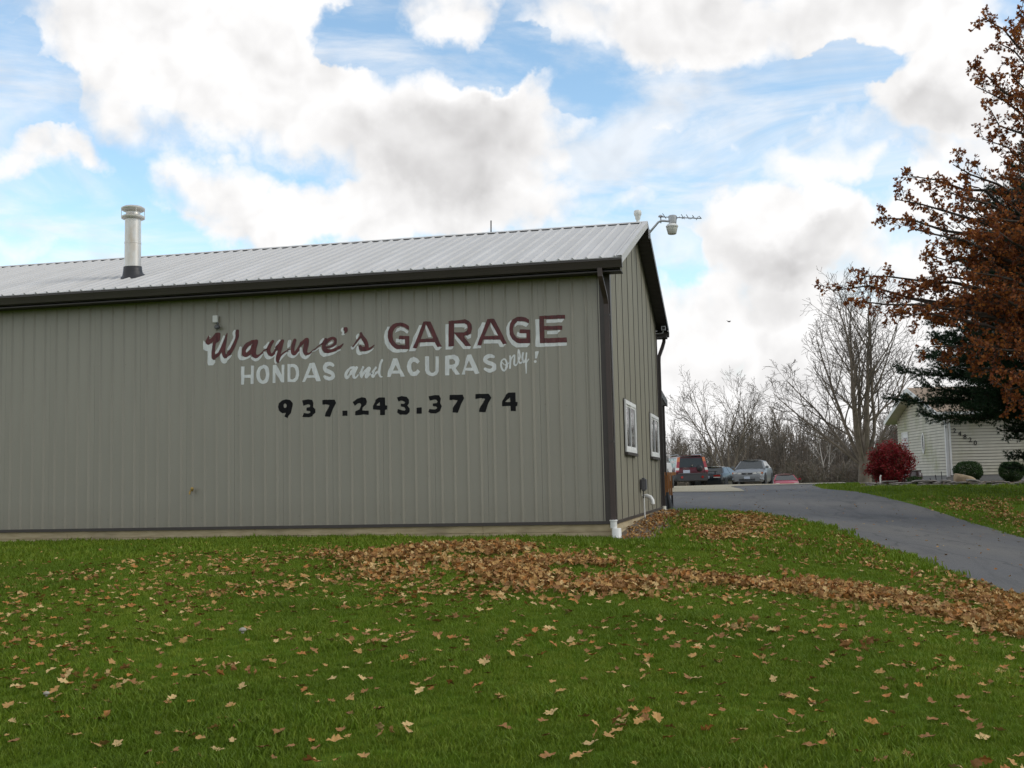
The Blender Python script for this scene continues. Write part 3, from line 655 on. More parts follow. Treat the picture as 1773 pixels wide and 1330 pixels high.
# ---- things seen past the far corner
pc = thing('porch_canopy', 'small dark-edged porch canopy on posts behind the far garage corner', 'canopy', (-.9,10.3,0))
MB().prism([(-1.5,2.86),(1.35,2.62),(1.35,2.74),(-1.5,2.98)],'x',-1.6,.86).build('canopy_roof', M['roof'], pc)
MB().prism([(1.352,2.60),(1.38,2.60),(1.38,2.76),(1.352,2.76)],'x',-1.6,.86).build('canopy_fascia', M['brown_metal'], pc)
MB().prism([(-1.5,2.82),(1.35,2.58),(1.35,2.75),(-1.5,2.99)],'x',.862,.89).build('canopy_fascia', M['brown_metal'], pc)
for x in (-1.4,.78): MB().box(x-.045,x+.045,1.1,1.19,-.02,2.6).build('post', M['brown_metal'], pc)
MB().box(.66,.75,1.02,1.06,2.25,2.5).build('hanging_sign', M['pvc'], pc)
wr = thing('wooden_railing', 'orange stained slatted wooden railing end beside the far garage corner', 'railing', (-.03,11.25,.26))
for i in range(5):
    MB().box(-.135+.044*i,-.135+.044*i+.042,-.02+.06*i,.012+.06*i,.0,.52).build('slat', M['wood_orange'], wr, bevel=.003)
MB().add([(-.15,-.05,.52),(.15,.75,.52),(.10,.80,.52),(-.19,-.01,.52),(-.15,-.05,.60),(.15,.75,.60),(.10,.80,.60),(-.19,-.01,.60)],[(3,2,1,0),(4,5,6,7),(0,1,5,4),(1,2,6,5),(2,3,7,6),(3,0,4,7)]).build('top_rail', M['wood_orange'], wr)
MB().box(-.14,-.09,.0,.05,-.30,0).box(.02,.07,.55,.6,-.30,0).build('rail_leg', M['black'], wr)
bk = thing('black_drain_boot', 'black plastic drain boot standing on the drive by the corner', 'drain boot', (.09,9.75,0))
zb = float(hgt(.09,9.75))+.01
MB().tube([(-.03,0,zb+.42),(-.01,0,zb+.25),(.03,0,zb+.02)],[.035,.06,.085],10).build('boot', M['black'], bk, autos=50)
# ---------------------------------------------------------------- sign lettering painted on the ribbed wall (millimetres on the wall: x, z, radius)
LETTERS = [
('W','w',[('S',[(-7263,3306,16),(-7237,3228,45),(-7206,3184,49),(-7153,3217,43),(-7116,3229,36)]),('S',[(-7116,3229,32),(-7146,3146,43),(-7157,3014,36),(-7138,2916,54),(-7093,2942,47),(-7048,2967,14)]),('S',[(-7018,3092,19),(-6943,3235,23),(-6879,3378,19)]),('S',[(-6928,3053,25),(-6905,2968,37),(-6868,2939,43),(-6808,2978,30),(-6737,3037,11)]),('S',[(-6789,3144,19),(-6733,3253,20),(-6680,3355,19),(-6691,3432,27),(-6669,3473,16)]),('S',[(-7152,3395,14)])]),
('W','m',[('S',[(-7165,3403,9),(-7188,3330,32),(-7180,3288,42),(-7101,3333,37),(-7025,3400,45),(-6980,3429,26)]),('S',[(-6973,3425,29),(-6988,3335,34),(-7048,3282,36),(-7071,3185,36),(-7086,3081,34),(-7070,3010,37),(-7048,3013,32),(-6973,3076,26),(-6928,3150,26),(-6883,3246,27),(-6837,3348,27),(-6811,3424,17)]),('S',[(-6830,3383,23),(-6867,3245,32),(-6886,3121,33),(-6868,3036,36),(-6830,3024,32),(-6770,3080,34),(-6703,3182,33),(-6650,3291,28),(-6624,3373,33),(-6619,3460,36)])]),
('a','w',[('S',[(-6553,3168,18),(-6576,3092,36),(-6576,3009,34),(-6539,2976,35),(-6465,2976,27),(-6383,3000,18)]),('S',[(-6338,2971,18),(-6279,2944,35),(-6213,2965,27),(-6138,3031,11)]),('S',[(-6446,3100,20),(-6382,3160,24),(-6349,3186,11)])]),
('a','m',[('S',[(-6256,3265,31),(-6338,3251,34),(-6434,3211,37),(-6494,3130,40),(-6494,3054,40),(-6450,3028,35),(-6375,3076,35),(-6316,3164,37),(-6263,3237,35)]),('S',[(-6278,3217,42),(-6301,3135,41),(-6308,3052,41),(-6272,2995,35),(-6198,3020,17),(-6116,3085,13),(-6057,3120,10)])]),
('y','w',[('S',[(-6030,3230,15),(-6090,3146,25)]),('S',[(-6090,3049,25),(-6050,2968,32),(-5965,2975,21),(-5914,3003,11)]),('S',[(-5876,3171,18),(-5839,3231,27),(-5821,3261,14)]),('S',[(-5906,3117,13),(-5876,3164,8)]),('S',[(-5869,3060,17),(-5896,2958,24),(-5903,2889,22),(-5881,2861,13)]),('S',[(-5822,2899,13),(-5782,2959,20),(-5723,3012,18),(-5657,3060,14)])]),
('y','m',[('S',[(-5949,3250,27),(-5990,3197,32),(-6025,3122,35),(-6024,3067,34),(-5980,3006,25),(-5921,3048,25),(-5862,3135,28),(-5803,3208,31),(-5766,3245,31)]),('S',[(-5766,3241,29),(-5803,3140,35),(-5833,3024,32),(-5855,2928,29),(-5848,2876,14)]),('S',[(-5841,2921,21),(-5804,2988,17),(-5723,3050,13),(-5627,3093,9)])]),
('n','w',[('S',[(-5627,3235,24),(-5645,3160,29),(-5667,3123,14)]),('S',[(-5635,3056,29),(-5628,2990,32),(-5573,2960,25),(-5511,2988,18),(-5453,3041,8)]),('S',[(-5420,3101,21),(-5413,3025,26),(-5384,2959,31),(-5337,2929,25),(-5279,2968,21),(-5210,3030,8),(-5162,3044,8),(-5090,3092,8)])]),
('n','m',[('S',[(-5535,3247,31),(-5565,3170,36),(-5578,3088,33),(-5573,3026,32),(-5537,3010,26),(-5482,3076,28),(-5423,3163,28),(-5342,3242,28),(-5306,3247,33),(-5321,3172,43),(-5343,3077,43),(-5337,3015,33),(-5279,2998,18),(-5213,3040,11),(-5170,3067,9),(-5097,3124,9),(-5017,3178,9)])]),
('e','w',[('S',[(-5002,3242,21),(-5046,3200,25),(-5071,3160,12)]),('S',[(-5068,3091,19),(-5054,3022,29),(-5004,2965,33),(-4911,2971,27),(-4817,2991,19),(-4760,3009,10),(-4695,3041,7)]),('S',[(-4909,3149,14),(-4851,3177,19)]),('S',[(-4874,3067,12),(-4816,3086,12),(-4766,3122,8)])]),
('e','m',[('S',[(-5053,3149,11),(-5024,3165,14),(-4973,3224,22),(-4952,3243,17)]),('S',[(-4946,3096,15),(-4859,3109,19),(-4794,3154,25),(-4781,3208,29),(-4822,3251,26),(-4887,3237,28),(-4959,3189,37),(-4996,3115,39),(-4968,3046,40),(-4903,3026,33),(-4802,3045,26),(-4702,3091,21),(-4644,3140,12)])]),
("'",'w',[('S',[(-4652,3413,17),(-4663,3379,21),(-4638,3337,15),(-4656,3307,16),(-4624,3309,10)])]),
("'",'m',[('S',[(-4595,3400,38),(-4584,3362,25),(-4612,3329,10)])]),
('s','w',[('S',[(-4364,3296,14),(-4385,3263,23),(-4393,3223,11)]),('S',[(-4484,3078,15),(-4480,3044,12),(-4445,3069,10),(-4336,3193,11)]),('P',[(-4325,3220),(-4273,3163),(-4252,3101),(-4358,3126)]),('S',[(-4380,3080,15),(-4378,3005,29),(-4353,2963,31),(-4303,2964,24),(-4211,2973,20),(-4140,3001,14),(-4090,3039,5)])]),
('s','m',[('S',[(-4469,3084,9),(-4394,3175,14),(-4321,3260,19),(-4314,3308,25),(-4293,3252,31),(-4244,3182,34),(-4213,3106,34),(-4228,3042,35),(-4303,3039,39),(-4334,3081,26)]),('S',[(-4225,3032,29),(-4161,3036,19),(-4111,3067,12),(-4068,3099,7)])]),
('G','w',[('P',[(-3790,3400),(-3832,3396),(-3882,3324),(-3901,3223),(-3885,3114),(-3837,3031),(-3747,2956),(-3670,2942),(-3502,2948),(-3466,2990),(-3669,3023),(-3773,3095),(-3800,3144),(-3806,3232),(-3805,3327)]),('P',[(-3704,3284),(-3664,3360),(-3593,3380),(-3531,3360),(-3455,3302),(-3483,3260),(-3539,3307),(-3608,3324),(-3665,3306)]),('P',[(-3687,3186),(-3645,3184),(-3631,3170),(-3527,3165),(-3528,3090),(-3598,3097),(-3601,3118),(-3688,3122)])]),
('G','m',[('P',[(-3450,3397),(-3495,3426),(-3550,3452),(-3606,3462),(-3677,3459),(-3740,3435),(-3790,3387),(-3819,3314),(-3824,3233),(-3807,3144),(-3766,3075),(-3711,3025),(-3669,3003),(-3449,2996),(-3445,3221),(-3627,3233),(-3635,3173),(-3520,3168),(-3521,3067),(-3640,3076),(-3682,3098),(-3730,3161),(-3746,3229),(-3738,3303),(-3706,3362),(-3663,3394),(-3607,3401),(-3551,3388),(-3496,3352),(-3447,3322)])]),
('A','w',[('P',[(-3265,3401),(-3216,3398),(-3332,3108),(-3382,3010),(-3316,3007),(-3342,2954),(-3456,2959),(-3366,3197)]),('P',[(-3137,3401),(-3050,3182),(-3109,3185),(-3151,3348)]),('P',[(-3249,3104),(-2993,3092),(-2949,3010),(-2870,3006),(-2912,2951),(-2981,2954),(-3028,3033),(-3267,3031)])]),
('A','m',[('P',[(-3191,3457),(-3066,3454),(-2870,3009),(-2949,3006),(-2996,3095),(-3277,3099),(-3317,3000),(-3379,3006),(-3332,3122)]),('N',[(-3140,3408),(-3245,3158),(-3019,3159)])]),
('R','w',[('P',[(-2804,3394),(-2725,3390),(-2732,3009),(-2660,3006),(-2681,2954),(-2808,2956)]),('P',[(-2642,3215),(-2458,3006),(-2359,2992),(-2381,2946),(-2497,2952),(-2573,3052),(-2644,3135)]),('P',[(-2646,3389),(-2430,3385),(-2415,3311),(-2480,3271),(-2452,3312),(-2520,3326),(-2647,3329)]),('P',[(-2455,3179),(-2352,3201),(-2360,3135),(-2415,3117)])]),
('R','m',[('P',[(-2745,3441),(-2449,3456),(-2389,3426),(-2345,3364),(-2335,3293),(-2359,3215),(-2414,3177),(-2482,3171),(-2359,3002),(-2451,2996),(-2652,3236),(-2656,3006),(-2756,3004)]),('N',[(-2648,3396),(-2458,3386),(-2417,3357),(-2410,3304),(-2426,3258),(-2467,3235),(-2651,3244)])]),
('A','w',[('P',[(-2158,3391),(-2097,3384),(-2183,3153),(-2233,3009),(-2183,3003),(-2187,2954),(-2336,2951),(-2237,3155),(-2228,3261)]),('P',[(-2005,3376),(-1885,3151),(-1952,3175),(-2013,3324)]),('P',[(-2123,3097),(-1853,3084),(-1808,3002),(-1744,2999),(-1802,2952),(-1863,2959),(-1888,3019),(-2145,3028)])]),
('A','m',[('P',[(-2068,3443),(-1950,3443),(-1734,3005),(-1808,2999),(-1853,3080),(-2150,3095),(-2183,2997),(-2254,3000)]),('N',[(-2009,3390),(-2125,3153),(-1885,3148)])]),
('G','w',[('P',[(-1653,3414),(-1705,3363),(-1743,3286),(-1746,3180),(-1718,3080),(-1653,2984),(-1580,2935),(-1393,2933),(-1349,2973),(-1352,3009),(-1545,3019),(-1630,3082),(-1669,3163),(-1680,3256),(-1658,3348)]),('P',[(-1606,3276),(-1591,3331),(-1550,3372),(-1430,3362),(-1357,3326),(-1402,3272),(-1465,3305),(-1558,3310)]),('P',[(-1541,3203),(-1521,3176),(-1398,3170),(-1399,3097),(-1516,3103),(-1569,3129),(-1565,3178)])]),
('G','m',[('P',[(-1349,3394),(-1402,3430),(-1481,3451),(-1562,3448),(-1630,3412),(-1675,3349),(-1694,3257),(-1689,3164),(-1644,3076),(-1578,3020),(-1532,3002),(-1338,2999),(-1336,3226),(-1510,3238),(-1515,3172),(-1401,3166),(-1403,3078),(-1523,3084),(-1570,3099),(-1615,3167),(-1630,3254),(-1612,3319),(-1557,3369),(-1483,3378),(-1416,3365),(-1354,3332)])]),
('E','w',[('P',[(-1246,3392),(-1163,3395),(-1172,2994),(-721,2986),(-725,2927),(-1214,2924),(-1257,2939),(-1242,3155)]),('P',[(-1057,3379),(-753,3377),(-797,3320),(-1055,3323)]),('P',[(-1048,3185),(-811,3190),(-881,3128),(-1050,3133)])]),
('E','m',[('P',[(-1178,3445),(-738,3445),(-740,3379),(-1096,3388),(-1096,3270),(-789,3264),(-794,3195),(-1091,3207),(-1094,3066),(-722,3064),(-718,2979),(-1176,2988)])]),
('H','w',[('P',[(-6546,2831),(-6486,2828),(-6490,2676),(-6364,2678),(-6360,2837),(-6304,2834),(-6313,2510),(-6372,2512),(-6372,2623),(-6490,2624),(-6498,2507),(-6546,2509)])]),
('O','w',[('S',[(-6134,2806,28),(-6194,2781,30),(-6226,2713,32),(-6227,2644,32),(-6198,2567,31),(-6135,2534,29),(-6076,2556,32),(-6050,2637,32),(-6052,2713,32),(-6068,2783,32),(-6109,2811,29),(-6134,2806,28)])]),
('N','w',[('P',[(-5950,2833),(-5877,2829),(-5786,2654),(-5785,2829),(-5734,2827),(-5739,2518),(-5794,2520),(-5896,2700),(-5900,2514),(-5955,2513)])]),
('D','w',[('P',[(-5668,2834),(-5548,2832),(-5504,2806),(-5475,2764),(-5460,2695),(-5460,2626),(-5477,2566),(-5535,2513),(-5670,2522)]),('N',[(-5621,2777),(-5577,2781),(-5545,2757),(-5523,2711),(-5518,2656),(-5535,2588),(-5579,2559),(-5622,2565)])]),
('A','w',[('P',[(-5263,2834),(-5169,2836),(-5057,2511),(-5139,2511),(-5168,2573),(-5316,2579),(-5349,2509),(-5403,2508)]),('N',[(-5231,2754),(-5294,2623),(-5178,2618)])]),
('S','w',[('S',[(-4835,2777,27),(-4867,2799,31),(-4910,2808,34),(-4961,2786,37),(-4983,2743,36),(-4961,2694,36),(-4890,2661,36),(-4840,2625,34),(-4840,2570,34),(-4898,2547,33),(-4955,2565,32),(-4991,2590,23)])]),
('a','w',[('S',[(-4452,2727,19),(-4516,2709,22),(-4574,2657,26),(-4603,2591,26),(-4582,2549,26),(-4532,2588,22),(-4467,2666,31),(-4402,2718,26)]),('S',[(-4417,2691,27),(-4453,2619,26),(-4454,2554,24),(-4411,2549,14),(-4361,2608,12)])]),
('n','w',[('S',[(-4361,2608,12),(-4318,2647,19),(-4278,2716,18)]),('S',[(-4278,2719,19),(-4311,2646,26),(-4326,2579,20),(-4305,2545,15),(-4283,2591,18),(-4240,2657,20),(-4190,2699,23),(-4168,2694,24),(-4190,2641,28),(-4223,2575,30),(-4220,2545,20),(-4170,2586,14),(-4134,2612,15)])]),
('d','w',[('S',[(-4045,2703,17),(-4099,2637,24),(-4124,2578,24),(-4100,2546,18),(-4050,2602,19),(-4014,2634,14)]),('S',[(-3941,2826,22),(-3970,2760,20),(-3992,2660,23),(-3993,2593,20),(-3973,2545,16),(-3938,2540,8)])]),
('A','w',[('P',[(-3741,2851),(-3667,2848),(-3600,2663),(-3532,2526),(-3605,2526),(-3629,2584),(-3769,2587),(-3794,2530),(-3857,2530),(-3817,2652)]),('N',[(-3697,2735),(-3747,2636),(-3646,2635)])]),
('C','w',[('P',[(-3264,2775),(-3301,2823),(-3363,2856),(-3433,2842),(-3479,2777),(-3498,2698),(-3478,2610),(-3431,2541),(-3375,2525),(-3320,2536),(-3263,2601),(-3307,2646),(-3346,2604),(-3388,2596),(-3415,2654),(-3417,2734),(-3392,2770),(-3351,2768),(-3303,2736)])]),
('U','w',[('P',[(-3172,2858),(-3100,2854),(-3100,2614),(-3070,2572),(-3028,2571),(-2990,2602),(-2986,2849),(-2924,2846),(-2932,2593),(-2967,2535),(-3029,2514),(-3091,2523),(-3153,2563),(-3173,2617)])]),
('R','w',[('P',[(-2817,2851),(-2652,2861),(-2591,2831),(-2562,2764),(-2580,2691),(-2636,2634),(-2563,2525),(-2638,2521),(-2705,2630),(-2746,2629),(-2751,2516),(-2823,2519)]),('N',[(-2743,2785),(-2674,2788),(-2641,2747),(-2648,2708),(-2683,2692),(-2744,2695)])]),
('A','w',[('P',[(-2427,2854),(-2359,2854),(-2217,2527),(-2298,2517),(-2327,2578),(-2460,2583),(-2474,2518),(-2532,2520),(-2464,2719)]),('N',[(-2402,2756),(-2452,2629),(-2350,2628)])]),
('S','w',[('S',[(-1975,2797,25),(-2035,2816,33),(-2096,2796,36),(-2121,2751,34),(-2084,2709,34),(-2004,2679,34),(-1961,2645,34),(-1965,2595,34),(-2034,2562,34),(-2087,2577,30),(-2124,2599,25)])]),
('o','w',[('S',[(-1794,2753,13),(-1838,2718,14),(-1847,2640,16),(-1825,2573,16),(-1785,2555,14),(-1754,2603,16),(-1742,2661,13),(-1761,2728,14),(-1794,2753,13)]),('S',[(-1822,2691,9),(-1783,2650,8),(-1735,2661,8),(-1701,2699,8)])]),
('n','w',[('S',[(-1689,2797,13),(-1688,2698,16),(-1697,2594,16)]),('S',[(-1688,2705,12),(-1653,2776,13),(-1612,2807,14),(-1620,2722,16),(-1622,2656,16),(-1595,2635,13),(-1561,2673,8)])]),
('l','w',[('S',[(-1561,2686,10),(-1519,2763,12),(-1524,2849,12),(-1540,2889,13),(-1551,2824,13),(-1547,2719,14),(-1515,2668,13),(-1481,2696,9)])]),
('y','w',[('S',[(-1467,2836,16),(-1479,2761,16),(-1461,2679,13),(-1434,2714,10),(-1409,2778,12)]),('S',[(-1407,2834,14),(-1419,2713,14),(-1420,2582,13),(-1421,2497,9)]),('S',[(-1415,2673,10),(-1373,2731,9)])]),
('!','w',[('P',[(-1261,2857),(-1198,2854),(-1234,2737),(-1267,2736)]),('S',[(-1261,2686,23)])]),
('9','b',[('P',[(-5704,2218),(-5631,2205),(-5584,2149),(-5588,2087),(-5618,1972),(-5677,1889),(-5739,1919),(-5709,1982),(-5778,1978),(-5836,2021),(-5854,2090),(-5836,2158),(-5777,2203)]),('N',[(-5726,2147),(-5697,2125),(-5698,2084),(-5727,2065),(-5752,2083),(-5752,2127)])]),
('3','b',[('P',[(-5403,2190),(-5298,2203),(-5211,2189),(-5186,2134),(-5194,2066),(-5162,2025),(-5162,1964),(-5220,1905),(-5285,1890),(-5401,1900),(-5379,1971),(-5299,1955),(-5256,1967),(-5259,1997),(-5328,2007),(-5328,2058),(-5263,2069),(-5259,2103),(-5291,2121),(-5385,2094)])]),
('7','b',[('P',[(-5035,2183),(-4809,2181),(-4784,2120),(-4839,2027),(-4894,1887),(-4983,1893),(-4961,1963),(-4903,2090),(-4953,2102),(-5032,2101)])]),
('.','b',[('P',[(-4668,1984),(-4575,1984),(-4578,1893),(-4669,1894)])]),
('2','b',[('P',[(-4478,2125),(-4399,2180),(-4314,2203),(-4244,2187),(-4220,2126),(-4238,2073),(-4302,2008),(-4310,1975),(-4190,1967),(-4194,1897),(-4268,1903),(-4438,1895),(-4434,1965),(-4359,1996),(-4326,2069),(-4344,2104),(-4386,2098),(-4443,2060)])]),
('4','b',[('P',[(-4004,2189),(-3895,2184),(-3897,2047),(-3858,2042),(-3863,1976),(-3898,1970),(-3899,1883),(-3987,1886),(-3986,1973),(-4115,1985),(-4115,2045),(-4054,2147)]),('N',[(-3991,2111),(-4048,2053),(-3988,2047)])]),
('3','b',[('P',[(-3680,2176),(-3600,2197),(-3509,2180),(-3468,2132),(-3469,2072),(-3498,2030),(-3457,1978),(-3461,1918),(-3514,1874),(-3632,1881),(-3684,1919),(-3669,1979),(-3603,1957),(-3548,1945),(-3530,1967),(-3554,2005),(-3606,2017),(-3608,2064),(-3553,2062),(-3538,2088),(-3573,2112),(-3622,2117),(-3657,2102)])]),
('.','b',[('P',[(-3335,1987),(-3245,1991),(-3244,1884),(-3337,1887)])]),
('3','b',[('P',[(-3115,2175),(-3018,2192),(-2929,2185),(-2899,2131),(-2910,2052),(-2884,1998),(-2913,1919),(-2996,1876),(-3092,1886),(-3123,1907),(-3108,1959),(-3008,1946),(-2967,1967),(-2987,1995),(-3049,2003),(-3048,2050),(-2979,2054),(-2961,2080),(-2985,2111),(-3026,2115),(-3102,2098)])]),
('7','b',[('P',[(-2751,2185),(-2522,2179),(-2499,2119),(-2556,2012),(-2613,1876),(-2705,1886),(-2690,1964),(-2609,2087),(-2677,2099),(-2752,2095)])]),
('7','b',[('P',[(-2301,2181),(-2071,2179),(-2029,2111),(-2092,1996),(-2135,1872),(-2243,1876),(-2228,1935),(-2134,2096),(-2198,2108),(-2303,2099)])]),
('4','b',[('P',[(-1732,2186),(-1612,2181),(-1612,2024),(-1579,2020),(-1584,1954),(-1611,1952),(-1612,1871),(-1699,1874),(-1701,1959),(-1848,1957),(-1842,2046),(-1780,2135)]),('N',[(-1707,2106),(-1786,2027),(-1702,2024)])])
]
def seg_sd(X,Z,a,b):
    ax,az,ar = a; bx,bz,br = b; dx,dz = bx-ax,bz-az; l2 = dx*dx+dz*dz+1e-9
    t = np.clip(((X-ax)*dx+(Z-az)*dz)/l2,0,1)
    return np.hypot(X-ax-t*dx,Z-az-t*dz)-(ar+t*(br-ar))
def poly_sd(X,Z,P):
    n = len(P); d = np.full(X.shape,1e9); ins = np.zeros(X.shape,bool)
    for i in range(n):
        x1,z1 = P[i][:2]; x2,z2 = P[(i+1)%n][:2]
        d = np.minimum(d, seg_sd(X,Z,(x1,z1,0),(x2,z2,0)))
        if z1 != z2:
            ins ^= ((z1 > Z) != (z2 > Z)) & (X < (x2-x1)*(Z-z1)/(z2-z1)+x1)
    return np.where(ins,-d,d)
def catmull3(pts, n=3):
    if len(pts) < 3: return pts
    P = [np.array(p,float) for p in pts]; out = []
    for i in range(len(P)-1):
        p0,p1,p2,p3 = P[max(i-1,0)],P[i],P[i+1],P[min(i+2,len(P)-1)]
        for k in range(n):
            t = k/n; out.append(.5*((2*p1)+(-p0+p2)*t+(2*p0-5*p1+4*p2-p3)*t*t+(-p0+3*p1-3*p2+p3)*t**3))
    return out+[P[-1]]
def glyph_mesh(name, prims, off, m):
    allp = np.array([q[:2] for k,pts in prims for q in pts]); pad = 40
    x0,z0 = allp.min(0)-pad; x1,z1 = allp.max(0)+pad; st = 9
    gx = list(np.arange(x0,x1,st))
    k0 = int(math.floor((x0/1000-XO)/RS))-1; k1 = int(math.ceil((x1/1000-XO)/RS))+1
    for k in range(k0,k1+1):
        for a,_ in RIB:
            b = (XO+k*RS+a)*1000
            if x0 < b < x1: gx = [g for g in gx if abs(g-b) > 3.0]+[b]
    gx = np.array(sorted(gx)); gz = np.arange(z0,z1,st)
    X,Z = np.meshgrid(gx,gz); F = np.full(X.shape,1e9)
    for k,pts in prims:
        if k == 'P': F = np.minimum(F, poly_sd(X,Z,pts))
        elif k == 'N': F = np.maximum(F, -poly_sd(X,Z,pts))
        else:
            pp = catmull3(pts)
            if len(pp) == 1: pp = [pp[0],pp[0]]
            for a,b in zip(pp[:-1],pp[1:]): F = np.minimum(F, seg_sd(X,Z,a,b))
    wob = np.array([mnoise.noise(Vector((a*.012,b*.012,3.1))) for a,b in zip(X.ravel(),Z.ravel())]).reshape(X.shape)
    F = F+wob*3.0                                   # brush edge
    V = []; vid = {}; faces = []
    def vert(a,b):
        key = (round(a,1),round(b,1))
        if key not in vid:
            vid[key] = len(V); xx = a/1000; V.append((xx,-(rib_h(xx)+off),b/1000))
        return vid[key]
    ny_,nx_ = X.shape
    for j in range(ny_-1):
        for i in range(nx_-1):
            c = [(gx[i],gz[j],F[j,i]),(gx[i+1],gz[j],F[j,i+1]),(gx[i+1],gz[j+1],F[j+1,i+1]),(gx[i],gz[j+1],F[j+1,i])]
            ins = [q[2] < 0 for q in c]
            if not any(ins): continue
            poly = []
            for q in range(4):
                a,b = c[q],c[(q+1)%4]
                if a[2] < 0: poly.append(vert(a[0],a[1]))
                if (a[2] < 0) != (b[2] < 0):
                    t = a[2]/(a[2]-b[2]); poly.append(vert(a[0]+(b[0]-a[0])*t,a[1]+(b[1]-a[1])*t))
            pp = []
            for q in poly:
                if not pp or pp[-1] != q: pp.append(q)
            if len(pp) > 2 and pp[0] == pp[-1]: pp.pop()
            if len(set(pp)) > 2: faces.append(tuple(pp))
    me = bpy.data.meshes.new(name); me.from_pydata(V,[],faces); me.materials.append(m); me.validate()
    return link(name, me)
pend = None
for ch,colr,prims in LETTERS:
    nm = 'painted_mark' if ch in ".!'" else ('painted_digit' if ch.isdigit() else 'painted_letter')
    if colr == 'w' and ch in "WayneG'AREs" and LETTERS.index((ch,colr,prims)) < LETTERS.index(next(l for l in LETTERS if l[0] == 'H')):
        pend = prims; continue
    o = glyph_mesh(nm, prims, .0060 if colr == 'm' else .0035, {'w':M['letter_white'],'m':M['letter_red'],'b':M['letter_black']}[colr])
    o.parent = garage
    cname = {'w':'white','m':'maroon','b':'black'}[colr]
    tag(o, "%s painted %s on the long wall" % (cname, 'full stop' if ch == '.' else 'exclamation mark' if ch == '!' else 'apostrophe' if ch == "'" else ('digit ' if ch.isdigit() else 'letter ')+ch))
    if pend is not None:
        s = glyph_mesh('drop_shadow', pend, .0030, M['letter_white']); s.parent = o; pend = None
# ---------------------------------------------------------------- neighbouring house, local frame: x along the front wall, y back along the gable end
HC = (9.75,30.85,float(hgt(9.75,30.85))-.02); HRZ = math.atan2(1.05,7.2)   # front wall runs right, gable end recedes
house = thing('house', 'cream lap-sided house with a tan shingle roof behind the pine', 'house', HC, HRZ)
HD, HWD, EV, RG = 7.3, 11.0, 2.92, 4.05    # depth, width, eave and ridge heights
RSL = (RG-EV)/(HD/2)
LAP = .125
zl = .28; nb = 0
while zl < EV-.02:
    z1_ = min(zl+LAP, EV)
    MB().prism([(-.004,zl+.014),(-.034,zl+.014),(-.008,z1_),(-.0,z1_)],'x',.09,HWD).build('siding_board', M['lap'], house)
    zl += LAP
def gy(z): return (0,HD) if z <= EV else ((z-EV)/RSL, HD-(z-EV)/RSL)
zl = .28
DOOR = (5.55,6.5,.28,2.25)
while zl < RG-.08:
    z1_ = zl+LAP; a,b = gy(z1_); a = max(a,.09 if z1_ < EV else a)
    if b-a > .15:
        segs = [(a,b)]
        if zl < DOOR[3] : segs = [(a,DOOR[0]-.06),(DOOR[1]+.06,b)]
        for p,q in segs:
            MB().prism([(-.004,zl+.014),(-.034,zl+.014),(-.008,z1_),(0,z1_)],'y',p,q).build('siding_board', M['lap'], house)
    zl = z1_
core = MB(); core.box(.001,HWD,.001,HD,-.5,EV)
core.add([(.001,0,EV),(.001,HD,EV),(.001,HD/2,RG-.02),(.06,0,EV),(.06,HD,EV),(.06,HD/2,RG-.02)],[(0,1,2),(5,4,3),(0,3,4,1),(1,4,5,2),(2,5,3,0)])
core.build('wall_core', M['grey_plastic'], house)  # dark core showing in the board gaps paints in the lap shadow lines
MB().box(-.012,HWD,-.012,HD,-.5,.275).build('foundation', M['foundation'], house)
MB().box(-.012,.085,-.03,-.0005,.24,EV).box(-.03,-.001,-.03,.085,.24,EV).build('corner_board', M['white_vinyl'], house)
MB().box(.10,.17,-.09,-.025,.30,EV).build('downspout', M['white_vinyl'], house)
OH = .5
for s_ in (0,1):
    def hy(v): return v if s_ == 0 else HD-v
    za = EV-OH*RSL
    MB().prism([(hy(-OH),za+.02),(hy(HD/2),RG+.02),(hy(HD/2),RG+.13),(hy(-OH),za+.13)],'x',-.48,HWD+.5).build('roof', M['shingle'], house)
    MB().prism([(hy(-OH+.02),za-.02),(hy(HD/2),RG-.02),(hy(HD/2),RG+.018),(hy(-OH+.02),za+.018)],'x',-.46,HWD+.4).build('soffit', M['lap'], house)
    MB().prism([(hy(-OH-.01),za-.06),(hy(HD/2),RG-.06),(hy(HD/2),RG+.12),(hy(-OH-.01),za+.12)],'x',-.51,-.482).build('rake_board', M['white_vinyl'], house)
    MB().prism([(hy(-OH-.12),za-.02),(hy(-OH-.005),za-.02),(hy(-OH-.005),za+.1),(hy(-OH-.12),za+.1)],'x',-.48,HWD+.5).build('gutter', M['white_vinyl'], house)
# oval window, door
ov = MB(); n = 28
for (ra,rb,xx) in ((.20,.46,-.02),(.20,.46,-.055),(.13,.38,-.055),(.13,.38,-.02)):
    for j in range(n):
        a = 2*math.pi*j/n; ov.v.append((xx, 3.15+ra*math.cos(a), 1.70+rb*math.sin(a)))
for k_ in range(3): ov.f += [(k_*n+j,k_*n+(j+1)%n,(k_+1)*n+(j+1)%n,(k_+1)*n+j) for j in range(n)]
ow = ov.build('oval_window', M['white_vinyl'], house)
MB().add([(-.03,3.15+.135*math.cos(2*math.pi*j/n),1.70+.385*math.sin(2*math.pi*j/n)) for j in range(n)],[tuple(range(n))]).build('pane', M['glass'], ow)
dr = MB().box(-.02,-.001,DOOR[0],DOOR[1],DOOR[2],DOOR[3]).build('door', M['white_vinyl'], house)
MB().box(-.05,-.0205,DOOR[0]-.05,DOOR[0],DOOR[2],DOOR[3]+.05).box(-.05,-.0205,DOOR[1],DOOR[1]+.05,DOOR[2],DOOR[3]+.05).box(-.05,-.0205,DOOR[0],DOOR[1],DOOR[3],DOOR[3]+.05).build('frame', M['white_vinyl'], dr)
